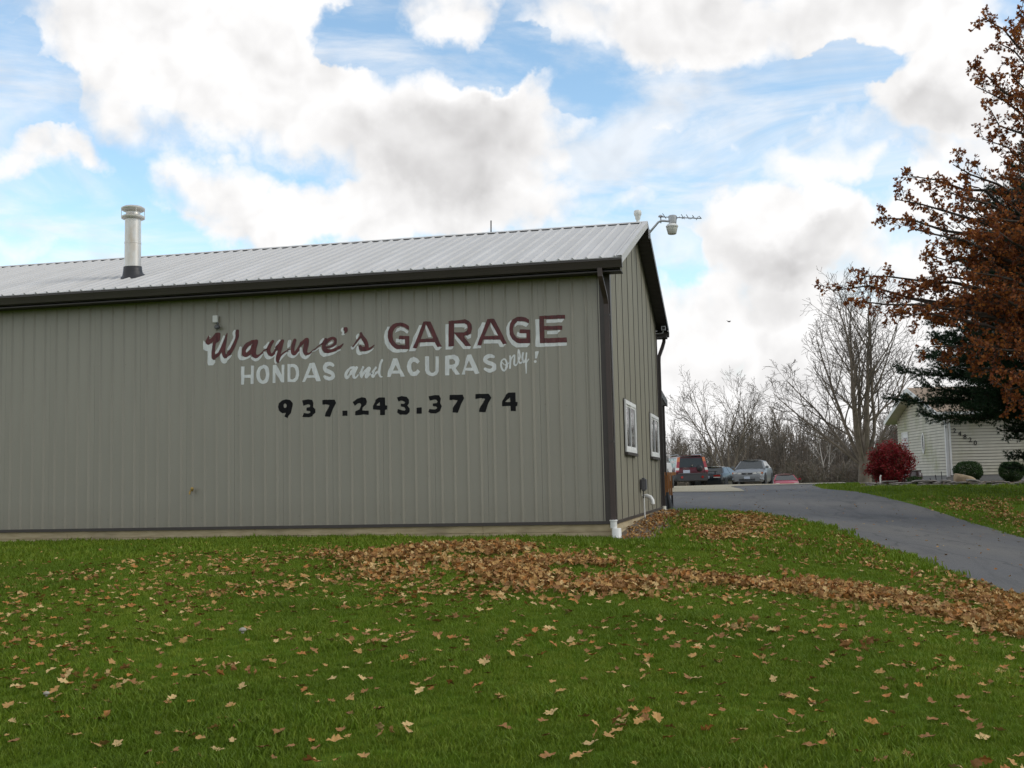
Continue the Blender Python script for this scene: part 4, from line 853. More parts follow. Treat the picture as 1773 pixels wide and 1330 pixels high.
MB().box(-.024,-.0205,DOOR[0]+.15,DOOR[1]-.15,1.2,2.05).build('pane', M['glass'], dr)
# house number, cut letters stepping down the wall
for i,ch in enumerate('24820'):
    cu = bpy.data.curves.new('n','FONT'); cu.body = ch; cu.size = .27; cu.extrude = .008; cu.align_x = 'CENTER'
    t_ = bpy.data.objects.new('n',cu); COL.objects.link(t_); bpy.context.view_layer.update()
    dg = bpy.context.evaluated_depsgraph_get(); me = bpy.data.meshes.new_from_object(t_.evaluated_get(dg)); bpy.data.objects.remove(t_)
    me.materials.clear(); me.materials.append(M['black'])
    o = link('house_number', me, house, (.34+.20*i,-.050,2.02-.13*i), rot=(R(90),0,0)); tag(o,'black number %s on the front wall'%ch)
# ---------------------------------------------------------------- border of stacked flat stones, boulder, pot
sbord = thing('stone_border', 'low border of stacked flat stones along the planting bed', 'border', (6.4,26.7,0))
BL = [(6.35,26.75),(7.6,26.45),(9.2,26.15),(10.6,25.95),(12.2,25.75),(13.6,25.6)]
def along(P,t):
    L_ = [math.dist(P[i],P[i+1]) for i in range(len(P)-1)]; s = t*sum(L_)
    for i,l in enumerate(L_):
        if s <= l: return (P[i][0]+(P[i+1][0]-P[i][0])*s/l, P[i][1]+(P[i+1][1]-P[i][1])*s/l)
        s -= l
    return P[-1]
def stone_mesh(sx,sy,sz,m_,sub=1,seed=0):
    bm = bmesh.new(); bmesh.ops.create_icosphere(bm, subdivisions=sub+1, radius=1)
    for v in bm.verts:
        q = v.co*1.3+Vector((seed*7.1,seed*3.3,0)); k = 1+.28*mnoise.noise(q); p = v.co*k
        p = Vector((max(-.85,min(.85,p.x)),max(-.85,min(.85,p.y)),max(-.6,min(.6,p.z))))
        v.co = Vector((p.x*sx,p.y*sy,p.z*sz))
    me = bpy.data.meshes.new('stone'); bm.to_mesh(me); bm.free(); me.materials.append(m_); return me
sm_ = [stone_mesh(1,1,1,M['stone'],1,i) for i in range(6)]
for lay in range(3):
    t = rnd.random()*.02
    while t < 1:
        w = rnd.uniform(.13,.32); h_ = rnd.uniform(.035,.06)
        x,y = along(BL,t); x += rnd.uniform(-.03,.03); y += rnd.uniform(-.1,.1)+lay*.05
        if not (lay == 2 and rnd.random() < .45):
            o = link('stone', rnd.choice(sm_), sbord, (x-6.4,y-26.7,float(hgt(x,y))+.03+lay*.075), rot=(rnd.uniform(-.1,.1),rnd.uniform(-.1,.1),rnd.uniform(-.4,.4)))
            o.scale = (w*1.15,rnd.uniform(.14,.24),h_*1.25)
        t += w*2/7.5
bo = link('boulder', stone_mesh(.46,.3,.34,M['stone_tan'],2,9)); bo.location = (9.75,27.0,float(hgt(9.75,27))+.14); bo.rotation_euler = (0,.25,.2)
bo.data.shade_smooth(); tag(bo,'tan boulder in front of the left round shrub','boulder')
pot = MB().lathe([(.10,0),(.20,.10),(.25,.28),(.24,.42),(.19,.50),(.21,.56),(.18,.56),(.15,.50)],(0,0,0),18).build('garden_urn', mat('dark_glazed_pot',(.05,.03,.028),.3,coat=.5), loc=(8.15,28.0,float(hgt(8.15,28))), autos=50)
pot.data.materials[0].name = 'dark_glazed_pot'; tag(pot,'dark round garden urn between the red bush and the wall','urn')
ws = MB().tube([(0,0,0),(.0,0,.32),(.03,0,.42)],.03,8).build('marker_stake', M['pvc'], loc=(6.75,27.2,float(hgt(6.75,27.2)))); tag(ws,'short white stake at the left end of the stone border','stake')
mt = thing('metal_trellis','low dark wire plant support beside the urn','plant support',(9.0,28.0,float(hgt(9.0,28.0))))
for i in range(4): MB().tube([(-.3+.2*i,0,0),(-.3+.2*i+rnd.uniform(-.04,.04),.02,.25+.12*(i%3))],.015,5).build('wire', M['black'], mt)
# ---------------------------------------------------------------- leaf-card shrubs
def card_cloud(P, Nrm, size, aspect=.6, jit=.6, seed=0, fold=.25):
    g = np.random.default_rng(seed); n = len(P)
    d = g.normal(size=(n,3)); d /= np.linalg.norm(d,axis=1)[:,None]
    nn = Nrm*(1-jit)+d*jit; nn /= np.linalg.norm(nn,axis=1)[:,None]+1e-9
    t = np.cross(nn,g.normal(size=(n,3))); t /= np.linalg.norm(t,axis=1)[:,None]+1e-9; b = np.cross(nn,t)
    s = size*g.uniform(.6,1.35,n)[:,None]
    V = np.stack([P-t*s, P-b*s*aspect+nn*s*fold, P+t*s, P+b*s*aspect+nn*s*fold],1).reshape(-1,3)
    return V, np.arange(4*n).reshape(n,4)
def shrub(name, label, cat, loc, rx, ry, rz_, n, size, m_, seed, rough=.18, group=None, flat=0):
    r = thing(name, label, cat, loc, group=group); g = np.random.default_rng(seed)
    d = g.normal(size=(n,3)); d /= np.linalg.norm(d,axis=1)[:,None]
    rad = g.uniform(.62,1,n)**.6
    bump_ = np.array([mnoise.noise(Vector(v)*2.2+Vector((seed,0,0))) for v in d])
    k = (rad*(1+rough*bump_*1.6+rough*.3*g.normal(size=n)))[:,None]
    P = d*k*np.array([rx,ry,rz_]); P[:,2] += rz_*.98
    if flat: P[:,2] = np.minimum(P[:,2], rz_*1.82+g.normal(size=n)*.012)
    keep = P[:,2] > .03; P = P[keep]; d = d[keep]
    V,F = card_cloud(P,d,size,.6,.65,seed)
    link('foliage', rawmesh('foliage',V,F,m_), r)
    st = MB()
    for i in range(9):
        a = g.uniform(0,6.28); q = g.uniform(.3,.75)
        st.tube([(0.03*math.cos(a),.03*math.sin(a),-.05),(rx*q*.5*math.cos(a),ry*q*.5*math.sin(a),rz_*.7),(rx*q*math.cos(a),ry*q*math.sin(a),rz_*1.4)],[.025,.016,.008],5)
    st.build('stems', M['bark_dark'], r); return r
shrub('burning_bush','large crimson burning bush at the left end of the house','bush',(7.3,28.9,float(hgt(7.3,28.9))),.80,.74,.80,14000,.038,M['red_leaf'],3,.42)
shrub('clipped_shrub','clipped round green shrub just right of the boulder','shrub',(10.2,28.9,float(hgt(10.2,28.9))),.56,.52,.45,11000,.022,M['box_leaf'],4,.06,'clipped shrubs before the house',1)
shrub('clipped_shrub','smaller clipped green shrub farther right along the house wall','shrub',(11.75,28.7,float(hgt(11.75,28.7))),.48,.46,.42,9000,.022,M['box_leaf'],5,.08,'clipped shrubs before the house',1)
shrub('low_shrub','small straggly low plant under the burning bush','plant',(8.0,27.4,float(hgt(8.0,27.4))),.3,.25,.17,900,.03,M['box_leaf'],6,.3)
# ---------------------------------------------------------------- trees
class Wood:
    """collects tapered limbs as tubes in numpy; levels split into trunk / limbs / twigs"""
    def __init__(s): s.seg = {0:[],1:[],2:[]}
    def tube(s, lev, pts, rads, n): s.seg[lev].append((np.array(pts,float),np.array(rads,float),n))
    def mesh(s, lev, name, m):
        V=[];Q=[];o=0
        for P,Rr,n in s.seg[lev]:
            k = len(P); T = np.gradient(P,axis=0); T /= np.linalg.norm(T,axis=1)[:,None]+1e-9
            ref = np.array([.31,.2,.93]) if abs(T[0,2]) < .8 else np.array([1.,.1,0]);
            S = np.cross(T,ref); S /= np.linalg.norm(S,axis=1)[:,None]+1e-9; U = np.cross(T,S)
            a = 2*np.pi*np.arange(n)/n
            ring = P[:,None]+(S[:,None]*np.cos(a)[None,:,None]+U[:,None]*np.sin(a)[None,:,None])*Rr[:,None,None]
            V.append(ring.reshape(-1,3)); i = np.arange(k-1)[:,None]*n; j = np.arange(n)[None]; jn = (j+1)%n
            Q.append(np.stack([i+j,i+jn,i+n+jn,i+n+j],-1).reshape(-1,4)+o); o += k*n
        me = rawmesh(name,np.concatenate(V),np.concatenate(Q),m); me.shade_smooth(); return me
def unit(v): v = np.asarray(v,float); return v/(np.linalg.norm(v)+1e-9)
def grow(w, g, p, d, L, r, lev, maxlev, cfg, ends=None):
    n = cfg['n'][lev]; pts=[np.array(p,float)]; d = unit(d); step = L/n; rads=[r]
    tip = cfg['tip'][lev]
    for i in range(n):
        d = unit(d+g.normal(size=3)*cfg['wob'][lev]+np.array([0,0,cfg['up'][lev]]))
        pts.append(pts[-1]+d*step); rads.append(r+(r*tip-r)*(i+1)/n)
    w.tube(min(lev,2), pts, np.maximum(rads,cfg['rmin']), cfg['sides'][lev])
    if lev >= maxlev:
        if ends is not None: ends.append(pts)
        return
    nc = cfg['kids'][lev]; k = int(nc*(.75+.5*g.random()))
    for j in range(k):
        t = cfg['t0'][lev]+(1-cfg['t0'][lev])*(j+g.random()*.7)/k; t = min(t,.99)
        f_ = t*n; i = int(f_); q = pts[i]+(pts[i+1]-pts[i])*(f_-i); dd = unit(pts[i+1]-pts[i])
        ax = unit(np.cross(dd,g.normal(size=3))); ang = math.radians(cfg['ang'][lev]*(.7+.6*g.random()))
        nd = dd*math.cos(ang)+ax*math.sin(ang)
        rr = (r+(r*tip-r)*t)
        grow(w,g,q,nd,L*cfg['len'][lev]*(1.15-.6*t)*(.7+.6*g.random()),rr*cfg['rk'][lev],lev+1,maxlev,cfg,ends)
def finish_tree(w, root, bark, twig, names=('trunk','limbs','twigs')):
    loc = np.array(root.location)
    for lev in (0,1,2):
        if w.seg[lev]:
            o = link(names[lev], w.mesh(lev,names[lev],bark if lev < 2 else twig), root)
# big bare tree: short bole, many ascending stems
cfgA = dict(n=[9,7,5,4],tip=[.2,.3,.4,.6],wob=[.07,.10,.13,.16],up=[.05,.06,.045,.03],kids=[12,8,4,0],t0=[.22,.2,.15,0],ang=[38,40,42,0],len=[.46,.48,.5,0],rk=[.55,.55,.6,0],sides=[8,5,3,3],rmin=.0085)
def bare_tree(label, x, y, stems, seed, group, fork=1.0, r0=.32, cfg=cfgA, bark='bark', twig='twig', name='bare_tree'):
    z = float(hgt(x,y))-.1; r = thing(name, label, 'tree', (x,y,z), group=group); g = np.random.default_rng(seed); w = Wood()
    w.tube(0,[(0,0,-.2),(0,0,.1),(.02,0,fork*.6),(0,0,fork*1.3)],[r0*1.35,r0*1.1,r0,r0*.8],10)
    for dx,dy,dz,L,rr in stems:
        grow(w,g,(dx*.2,dy*.2,fork*.9),(dx,dy,dz),L,rr,0,3,cfg)
    finish_tree(w,r,M[bark],M[twig]); return r
bare_tree('tallest bare tree with many ascending stems, left of the house', 7.85,47.2,
  [(-.42,.05,1,7.6,.12),(-.18,-.1,1,9.0,.14),(-.02,.15,1,9.5,.13),(.14,-.1,1,9.2,.15),(.34,.1,1,8.4,.12),(.62,-.05,.9,7.0,.10),(-.75,.1,.75,6.2,.09),(-.6,.3,.9,6.8,.09),(.05,.5,1,7.5,.10),(-.1,-.5,1,7.2,.09),(.9,.1,.6,5.0,.07)],21,'bare trees behind the parking area',1.3,.34)
bare_tree('bare spreading tree behind the silver car', -.05,66.4,
  [(-.50,.05,.9,6.6,.085),(-.22,.1,1,7.2,.09),(.10,-.05,1,7.2,.09),(.36,.1,1,7.0,.09),(-.85,0,.6,5.4,.06),(.62,.3,.9,5.6,.06)],5,'bare trees behind the parking area',1.3,.26)
cfgB = dict(cfgA, kids=[7,4,2,0], up=[.06,.05,.03,.02], len=[.34,.4,.45,0])
bare_tree('slender white-barked birch against the brown woods', 7.7,82,[(-.12,0,1,5.4,.07),(.16,.1,1,4.3,.05)],9,'bare trees behind the parking area',1.0,.11,cfgB,'bark_white','bark_white','birch_tree')
# far woods: one mass of thin stems, brush in front
proto_col = bpy.data.collections.new('scatter_sources')
def gn_scatter(name, P, Rt, S, idx, sources, kind='stuff', label=None, cat=None, parent=None):
    c = bpy.data.collections.new(name+'_sources')
    for i,me in enumerate(sources):
        o = bpy.data.objects.new('%s_%02d'%(name+'_source',i), me); c.objects.link(o)
    me = bpy.data.meshes.new(name); me.vertices.add(len(P)); me.vertices.foreach_set('co', np.asarray(P,np.float32).ravel())
    for nm,ty,arr,key in (('rot','FLOAT_VECTOR',Rt,'vector'),('scl','FLOAT',S,'value'),('pick','INT',idx,'value')):
        a = me.attributes.new(nm,ty,'POINT'); a.data.foreach_set(key, np.asarray(arr,np.int32 if ty=='INT' else np.float32).ravel())
    ng = bpy.data.node_groups.new(name+'_scatter','GeometryNodeTree')
    ng.interface.new_socket('Geometry',in_out='INPUT',socket_type='NodeSocketGeometry'); ng.interface.new_socket('Geometry',in_out='OUTPUT',socket_type='NodeSocketGeometry')
    N = ng.nodes; L = ng.links
    gi = N.new('NodeGroupInput'); go = N.new('NodeGroupOutput'); ip = N.new('GeometryNodeInstanceOnPoints'); ci = N.new('GeometryNodeCollectionInfo')
    ci.inputs['Collection'].default_value = c; ci.inputs['Separate Children'].default_value = True; ci.inputs['Reset Children'].default_value = True
    def at(nm,ty):
        q = N.new('GeometryNodeInputNamedAttribute'); q.data_type = ty; q.inputs['Name'].default_value = nm; return q.outputs['Attribute']
    L.new(gi.outputs[0],ip.inputs['Points']); L.new(ci.outputs[0],ip.inputs['Instance']); ip.inputs['Pick Instance'].default_value = True
    L.new(at('pick','INT'),ip.inputs['Instance Index'])
    er = N.new('FunctionNodeEulerToRotation'); L.new(at('rot','FLOAT_VECTOR'),er.inputs[0]); L.new(er.outputs[0],ip.inputs['Rotation'])
    L.new(at('scl','FLOAT'),ip.inputs['Scale']); L.new(ip.outputs[0],go.inputs[0])
    o = link(name, me, parent); md = o.modifiers.new('scatter','NODES'); md.node_group = ng
    return tag(o,label,cat,kind=kind)
cfgF = dict(n=[6,4,3,3],tip=[.3,.3,.5,.6],wob=[.05,.12,.15,.2],up=[.05,.09,.05,.03],kids=[15,6,0,0],t0=[.12,.15,0,0],ang=[34,38,0,0],len=[.34,.45,0,0],rk=[.5,.55,0,0],sides=[5,3,3,3],rmin=.017)
protos = []
for sd_ in range(5):
    g = np.random.default_rng(100+sd_); w = Wood()
    for q in range(1+sd_%2): grow(w,g,(q*.4,0,-.2),(.08*(q*2-.5),.03,1),7.4-q,.09,0,2,cfgF)
    for lev in (0,1,2): w.seg[0] += w.seg[lev] if lev else []
    protos.append(w.mesh(0,'far_tree',M['brush']))
cfgG = dict(cfgF, n=[4,3,3,3], kids=[9,5,0,0], ang=[50,45,0,0], rmin=.013)
for sd_ in range(3):
    g = np.random.default_rng(200+sd_); w = Wood()
    for q in range(9):
        a = g.uniform(0,6.28); grow(w,g,(.3*math.cos(a),.3*math.sin(a),-.1),(.7*math.cos(a),.7*math.sin(a),1),2.3,.03,0,2,cfgG)
    for lev in (1,2): w.seg[0] += w.seg[lev]
    protos.append(w.mesh(0,'brush',M['brush']))
g = np.random.default_rng(5)
P=[];Rt=[];S=[];I=[]
def wood_h(x): return 1.0
for i in range(760):
    y = g.uniform(84,142); x = g.uniform(-26,52)
    az_ = math.atan2(x-2.36,y+18.6)
    if az_ < R(-7.5): continue
    hf = .66 if az_ < R(-4.2) else (.84 if az_ < R(-1) else 1.0)
    P.append((x,y,float(hgt(x,y)))); Rt.append((0,0,g.uniform(0,6.28))); S.append(g.uniform(.72,1.12)*hf); I.append(g.integers(0,5))
for i in range(620):
    y = g.uniform(76,112); x = g.uniform(-18,45)
    if math.atan2(x-2.36,y+18.6) < R(-7): continue
    P.append((x,y,float(hgt(x,y)))); Rt.append((0,0,g.uniform(0,6.28))); S.append(g.uniform(.7,1.45)); I.append(g.integers(5,8))
for i in range(420):                         # the same woods run on westwards behind the garage
    y = g.uniform(80,150); x = g.uniform(-120,-24); P.append((x,y,float(hgt(x,y)))); Rt.append((0,0,g.uniform(0,6.28))); S.append(g.uniform(.72,1.05)*(.62 if math.atan2(x-2.36,y+18.6) > R(-14) else 1)); I.append(g.integers(0,5))
gn_scatter('far_woods',P,Rt,S,I,protos,label='grey brown leafless woods beyond the parking area',cat='woods')
# ---------------------------------------------------------------- oak with russet leaves on the right
def oak_leaf_cards(P, D, size, g):
    n = len(P); t = D/(np.linalg.norm(D,axis=1)[:,None]+1e-9)
    nn = g.normal(size=(n,3)); nn -= (nn*t).sum(1)[:,None]*t; nn /= np.linalg.norm(nn,axis=1)[:,None]+1e-9; b = np.cross(nn,t)
    out = [(0,0),(.30,.16),(.22,.42),(.5,.52),(.30,.68),(.36,.88),(.10,.86),(0,1.08),(-.10,.86),(-.36,.88),(-.30,.68),(-.5,.52),(-.22,.42),(-.30,.16)]
    s = size*g.uniform(.6,1.25,n)[:,None]; cu = g.uniform(-.5,.5,n)[:,None]; V = []
    for (u,v) in out:
        V.append(P+(b*u*(1-.0*cu)+t*v)*s+nn*s*(cu*(v*v)*.8+abs(u)*.35))
    V = np.stack(V,1).reshape(-1,3); k = len(out); base = np.arange(n)[:,None]*k
    q = [(0,1,2,13),(13,2,12,12),(2,3,4,12),(12,4,10,11),(4,5,6,10),(10,6,8,9),(6,7,8,8)]
    quads = [(0,1,2,13),(13,2,4,12),(2,3,4,4),(12,4,10,11),(4,5,6,10),(10,6,8,9),(6,7,8,8)]
    tris = []
    for qd in quads:
        a = [qd[0]]+[qd[i] for i in range(1,4) if qd[i] != qd[i-1]]
        tris.append((a[0],a[1],a[2])); 
        if len(a) == 4: tris.append((a[0],a[2],a[3]))
    F = (base[:,None,:]*0+0) if 0 else np.concatenate([base+np.array(t_)[None] for t_ in tris],0)
    return V,F
ox,oy = 11.9,12.6; oz = float(hgt(ox,oy))-.1
oak = thing('oak_tree','tall oak holding russet leaves at the right edge','tree',(ox,oy,oz))
w = Wood(); g = np.random.default_rng(41)
w.tube(0,[(0,0,-.2),(0,0,.4),(.05,0,2.5),(-.05,.05,5),(.0,0,8),(.05,0,11),(.1,0,14)],[.46,.36,.31,.27,.22,.15,.06],12)
# limbs reach for surveyed tips (azimuth, elevation, distance from the camera)
TIPS = [(0.1938, 0.359, 29), (0.2058, 0.3375, 30), (0.1852, 0.3254, 29), (0.1864, 0.3074, 30), (0.1963, 0.2882, 29), (0.1884, 0.2667, 31), (0.213, 0.3123, 28), (0.216, 0.254, 30), (0.2042, 0.2375, 29), (0.1653, 0.2491, 29), (0.131, 0.2437, 29), (0.1575, 0.2292, 28), (0.1186, 0.2262, 29), (0.1049, 0.2119, 29), (0.1288, 0.2017, 28), (0.1391, 0.1796, 29), (0.158, 0.1966, 30), (0.18, 0.1944, 28), (0.1963, 0.1743, 30), (0.0878, 0.1656, 30), (0.0661, 0.155, 29), (0.0821, 0.1457, 28), (0.1054, 0.1466, 29), (0.1183, 0.1289, 28), (0.1331, 0.1517, 30), (0.1545, 0.1311, 29), (0.1397, 0.1037, 29), (0.175, 0.1015, 28), (0.1813, 0.1384, 30), (0.2013, 0.109, 29), (0.1865, 0.0727, 28), (0.2046, 0.0532, 30), (0.2076, 0.1455, 28), (0.2297, 0.2342, 27), (0.2429, 0.3119, 28), (0.2465, 0.1646, 27), (0.233, 0.3566, 30), (0.2308, 0.3909, 30), (0.2218, 0.3841, 29), (0.2608, 0.3933, 30), (0.2736, 0.2721, 26), (0.2655, 0.1402, 26), (0.2991, 0.3524, 28), (0.3103, 0.223, 27), (0.2338, 0.0883, 28), (0.3239, 0.1343, 28), (0.2202, 0.3589, 28), (0.2205, 0.2935, 29), (0.2051, 0.2146, 29), (0.1725, 0.2183, 28), (0.1381, 0.1608, 30), (0.1599, 0.1495, 28), (0.179, 0.1759, 31), (0.204, 0.1181, 30), (0.1521, 0.084, 30), (0.1943, 0.0583, 29), (0.2041, 0.081, 27), (0.1849, 0.2031, 29), (0.1695, 0.1628, 28), (0.2102, 0.1912, 28)]
cfgO = dict(n=[8,5,4,3],tip=[.25,.3,.4,.5],wob=[.06,.13,.16,.2],up=[.0,.02,.0,.0],kids=[13,6,0,0],t0=[.22,.15,0,0],ang=[48,46,0,0],len=[.30,.46,0,0],rk=[.5,.55,0,0],sides=[7,5,3,3],rmin=.006)
twl = []
for az_,el_,dd_ in TIPS:
    tip = np.array([CAM.x+dd_*math.sin(az_),CAM.y+dd_*math.cos(az_),CAM.z+dd_*math.tan(el_)])-np.array([ox,oy,oz])
    zr = max(1.6,min(11,tip[2]*.72-.4)); st = np.array([0,0,zr]); dv = tip-st; L = np.linalg.norm(dv)
    n = 9; pts = [st]
    for i in range(1,n+1):
        t = i/n; pts.append(st+dv*t+np.array([0,0,math.sin(t*math.pi)*L*.07])+g.normal(size=3)*.10*(t<1))
    r_ = .045+.008*L; rads = np.linspace(r_,.010,n+1); w.tube(1,pts,rads,6)
    for j in range(int(6+L*2.4)):
        t = .28+.72*(j+g.random())/int(6+L*2.4); t = min(t,.995); i = int(t*n); q = pts[i]+(pts[i+1]-pts[i])*(t*n-i); dd = unit(pts[i+1]-pts[i])
        ax = unit(np.cross(dd,g.normal(size=3))); a = math.radians(g.uniform(25,60)); nd = dd*math.cos(a)+ax*math.sin(a)
        ll = (1.15-.65*t)*g.uniform(.5,1.1)
        grow(w,g,q,nd,ll,max(.008,r_*(1-t)*.45),1,2,dict(cfgO,n=[0,5,3],kids=[0,7,0],len=[0,.45,0],up=[0,.02,0]),twl)
    twl.append(pts[-3:])
finish_tree(w,oak,M['bark_dark'],M['bark_dark'])
LP=[];LD=[]
for pts in twl:
    pts = np.array(pts); k = g.integers(4,8)
    for _ in range(k):
        t = g.random()**.6*(len(pts)-1.001); i = int(t); q = pts[i]+(pts[i+1]-pts[i])*(t-i)
        dv = unit(pts[i+1]-pts[i]); dd = unit(dv*.5+g.normal(size=3)*.75+np.array([0,0,-.25])); LP.append(q+dd*.01); LD.append(dd)
V,F = oak_leaf_cards(np.array(LP),np.array(LD),.078,g)
print('oak leaves',len(LP),'tris',len(F))
link('crown', rawmesh('crown',V,F,M['oak_leaf']), oak)
# ---------------------------------------------------------------- white pine beyond it
px_,py_ = 11.75,20.6; pz = float(hgt(px_,py_))-.1
pine = thing('pine_tree','dark green pine with sweeping boughs before the house','tree',(px_,py_,pz))
w = Wood(); g = np.random.default_rng(77); H_ = 12.2
w.tube(0,[(0,0,-.2),(0,0,3),(0.05,0,7),(0,0,H_)],[.27,.22,.14,.03],10)
NP=[];ND=[]
zw = 1.0
while zw < H_-.3:
    f_ = zw/H_; Lb = 6.2*(1-f_)**.8*(.30+.70*min(1,max(0,zw-1.95)/.9))
    for k in range(9):
        a = 2*math.pi*(k+g.random()*.8)/9; L = Lb*g.uniform(.62,1.12)
        n = 8; pts=[np.array([0,0,zw+g.uniform(-.15,.15)])]; el0 = R(12+25*f_)
        for i in range(n):
            t = (i+1)/n; e = el0-R(26)*math.sin(min(1,t*1.3)*math.pi*.5)+R(26)*max(0,t-.5)*1.6
            pts.append(pts[-1]+np.array([math.cos(a)*math.cos(e),math.sin(a)*math.cos(e),math.sin(e)])*L/n)
        w.tube(1,pts,np.linspace(.05,.012,n+1)*(1-.4*f_),5)
        ns = max(6,int(L*12))
        for j in range(ns):
            t = .28+.72*(j+g.random())/ns; i = min(int(t*n),n-1); q = pts[i]+(pts[i+1]-pts[i])*(t*n-i); dd = unit(pts[i+1]-pts[i])
            side = unit(np.cross(dd,[0,0,1]))*(1 if j%2 else -1); nd = unit(dd*.75+side*.75+np.array([0,0,g.uniform(-.35,.75)]))
            l2 = min(1.0,L*.3)*(1.15-.75*t)*g.uniform(.7,1.2); m_ = 3
            p2 = [q,q+nd*l2*.5,q+nd*l2+np.array([0,0,.04])]; w.tube(2,p2,[.010,.008,.006],3)
            nt = max(2,int(l2/.075))
            for s_ in range(nt):
                u = (s_+.5)/nt; NP.append(q+nd*l2*u); ND.append(unit(nd+g.normal(size=3)*.35))
                if g.random() < .8:
                    sd2 = unit(np.cross(nd,g.normal(size=3))); NP.append(q+nd*l2*u+sd2*.10); ND.append(unit(nd*.5+sd2+np.array([0,0,.15])))
    zw += .34+.08*g.random()
finish_tree(w,pine,M['bark_dark'],M['bark_dark'])
NP=np.array(NP);ND=np.array(ND); nT=len(NP); kN=15
P_=np.repeat(NP,kN,0);D_=np.repeat(ND,kN,0); dv=g.normal(size=P_.shape)*.62+D_; dv/=np.linalg.norm(dv,axis=1)[:,None]
ln=g.uniform(.07,.125,len(P_))[:,None]; sd_=np.cross(dv,g.normal(size=dv.shape)); sd_/=np.linalg.norm(sd_,axis=1)[:,None]; sd_*=.0085
V=np.stack([P_-sd_,P_+sd_,P_+dv*ln],1).reshape(-1,3)
print('NEEDLES',len(P_))
link('needles', rawmesh('needles',V,np.arange(len(V)).reshape(-1,3),M['pine']), pine)
# small bird far off in the sky
bd = MB(); bd.lathe([(.005,-.20),(.04,-.12),(.06,0),(.045,.1),(.03,.15),(.008,.2)],(0,0,0),8,'x')
bd.add([(-.05,.03,.02),(.06,.03,.02),(.02,.30,.10),(-.06,.28,.10),(-.10,.52,.02)],[(0,1,2,3),(3,2,4)]).add([(-.05,-.03,.02),(.06,-.03,.02),(.02,-.30,.10),(-.06,-.28,.10),(-.10,-.52,.02)],[(3,2,1,0),(4,2,3)]).add([(-.18,-.02,0),(-.18,.02,0),(-.30,.05,0),(-.30,-.05,0)],[(0,1,2,3)])
b_ = bd.build('bird', M['black'], loc=(.97,41.4,8.76)); b_.rotation_euler = (.2,.1,.6); b_.scale=(.55,.55,.55); tag(b_,'small dark bird flying high beyond the garage','bird')
# ---------------------------------------------------------------- parked cars (local frame: +x is the nose)
def paint(name, col, rough=.28):
    t = NT(name); n = t.noise(2,4); c = t.ramp(n,[(.3,tuple(x*.92 for x in col)),(.7,tuple(min(1,x*1.06) for x in col))])
    dst = t.noise(9,4,.6); return t.set(col=c, rough=t.math('ADD',t.math('MULTIPLY',dst,.2),rough-.08), coat=.08, metal=.0, spec=.35)
M['plate'] = mat('licence_plate',(.42,.47,.55),.5,var=.15,scale=30)
M['cladding'] = mat('grey_cladding',(.042,.044,.048),.6,var=.1)
def loft(mb, stations):
    """stations: (x, zlo, zmid, ztop, halfwidth, tuck of the top)"""
    rows = []
    for x,zl_,zm_,zt,w_,tk in stations:
        half = [(w_*.90,zl_),(w_*.985,zl_+.10),(w_,(zl_+zm_)/2+.05),(w_*.985,zm_),(w_*(1-tk),zt-.03),(w_*(1-tk)*.55,zt-.003)]
        rows += [(x,y,z) for y,z in half]+[(x,0,zt)]+[(x,-y,z) for y,z in reversed(half)]
    k = 13; n = len(stations)
    F = [(i*k+j,(i+1)*k+j,(i+1)*k+j+1,i*k+j+1) for i in range(n-1) for j in range(k-1)]
    F += [((i+1)*k,i*k,i*k+k-1,(i+1)*k+k-1) for i in range(n-1)]
    F += [tuple(range(k)), tuple(range(n*k-1,(n-1)*k-1,-1))]
    return mb.add(rows,F)
def quadpatch(P, u0,u1,v0,v1, off, nrm):
    def at_(u,v):
        a = Vector(P[0])*(1-u)+Vector(P[1])*u; b = Vector(P[3])*(1-u)+Vector(P[2])*u; return a*(1-v)+b*v+nrm*off
    return [at_(u0,v0),at_(u1,v0),at_(u1,v1),at_(u0,v1)]
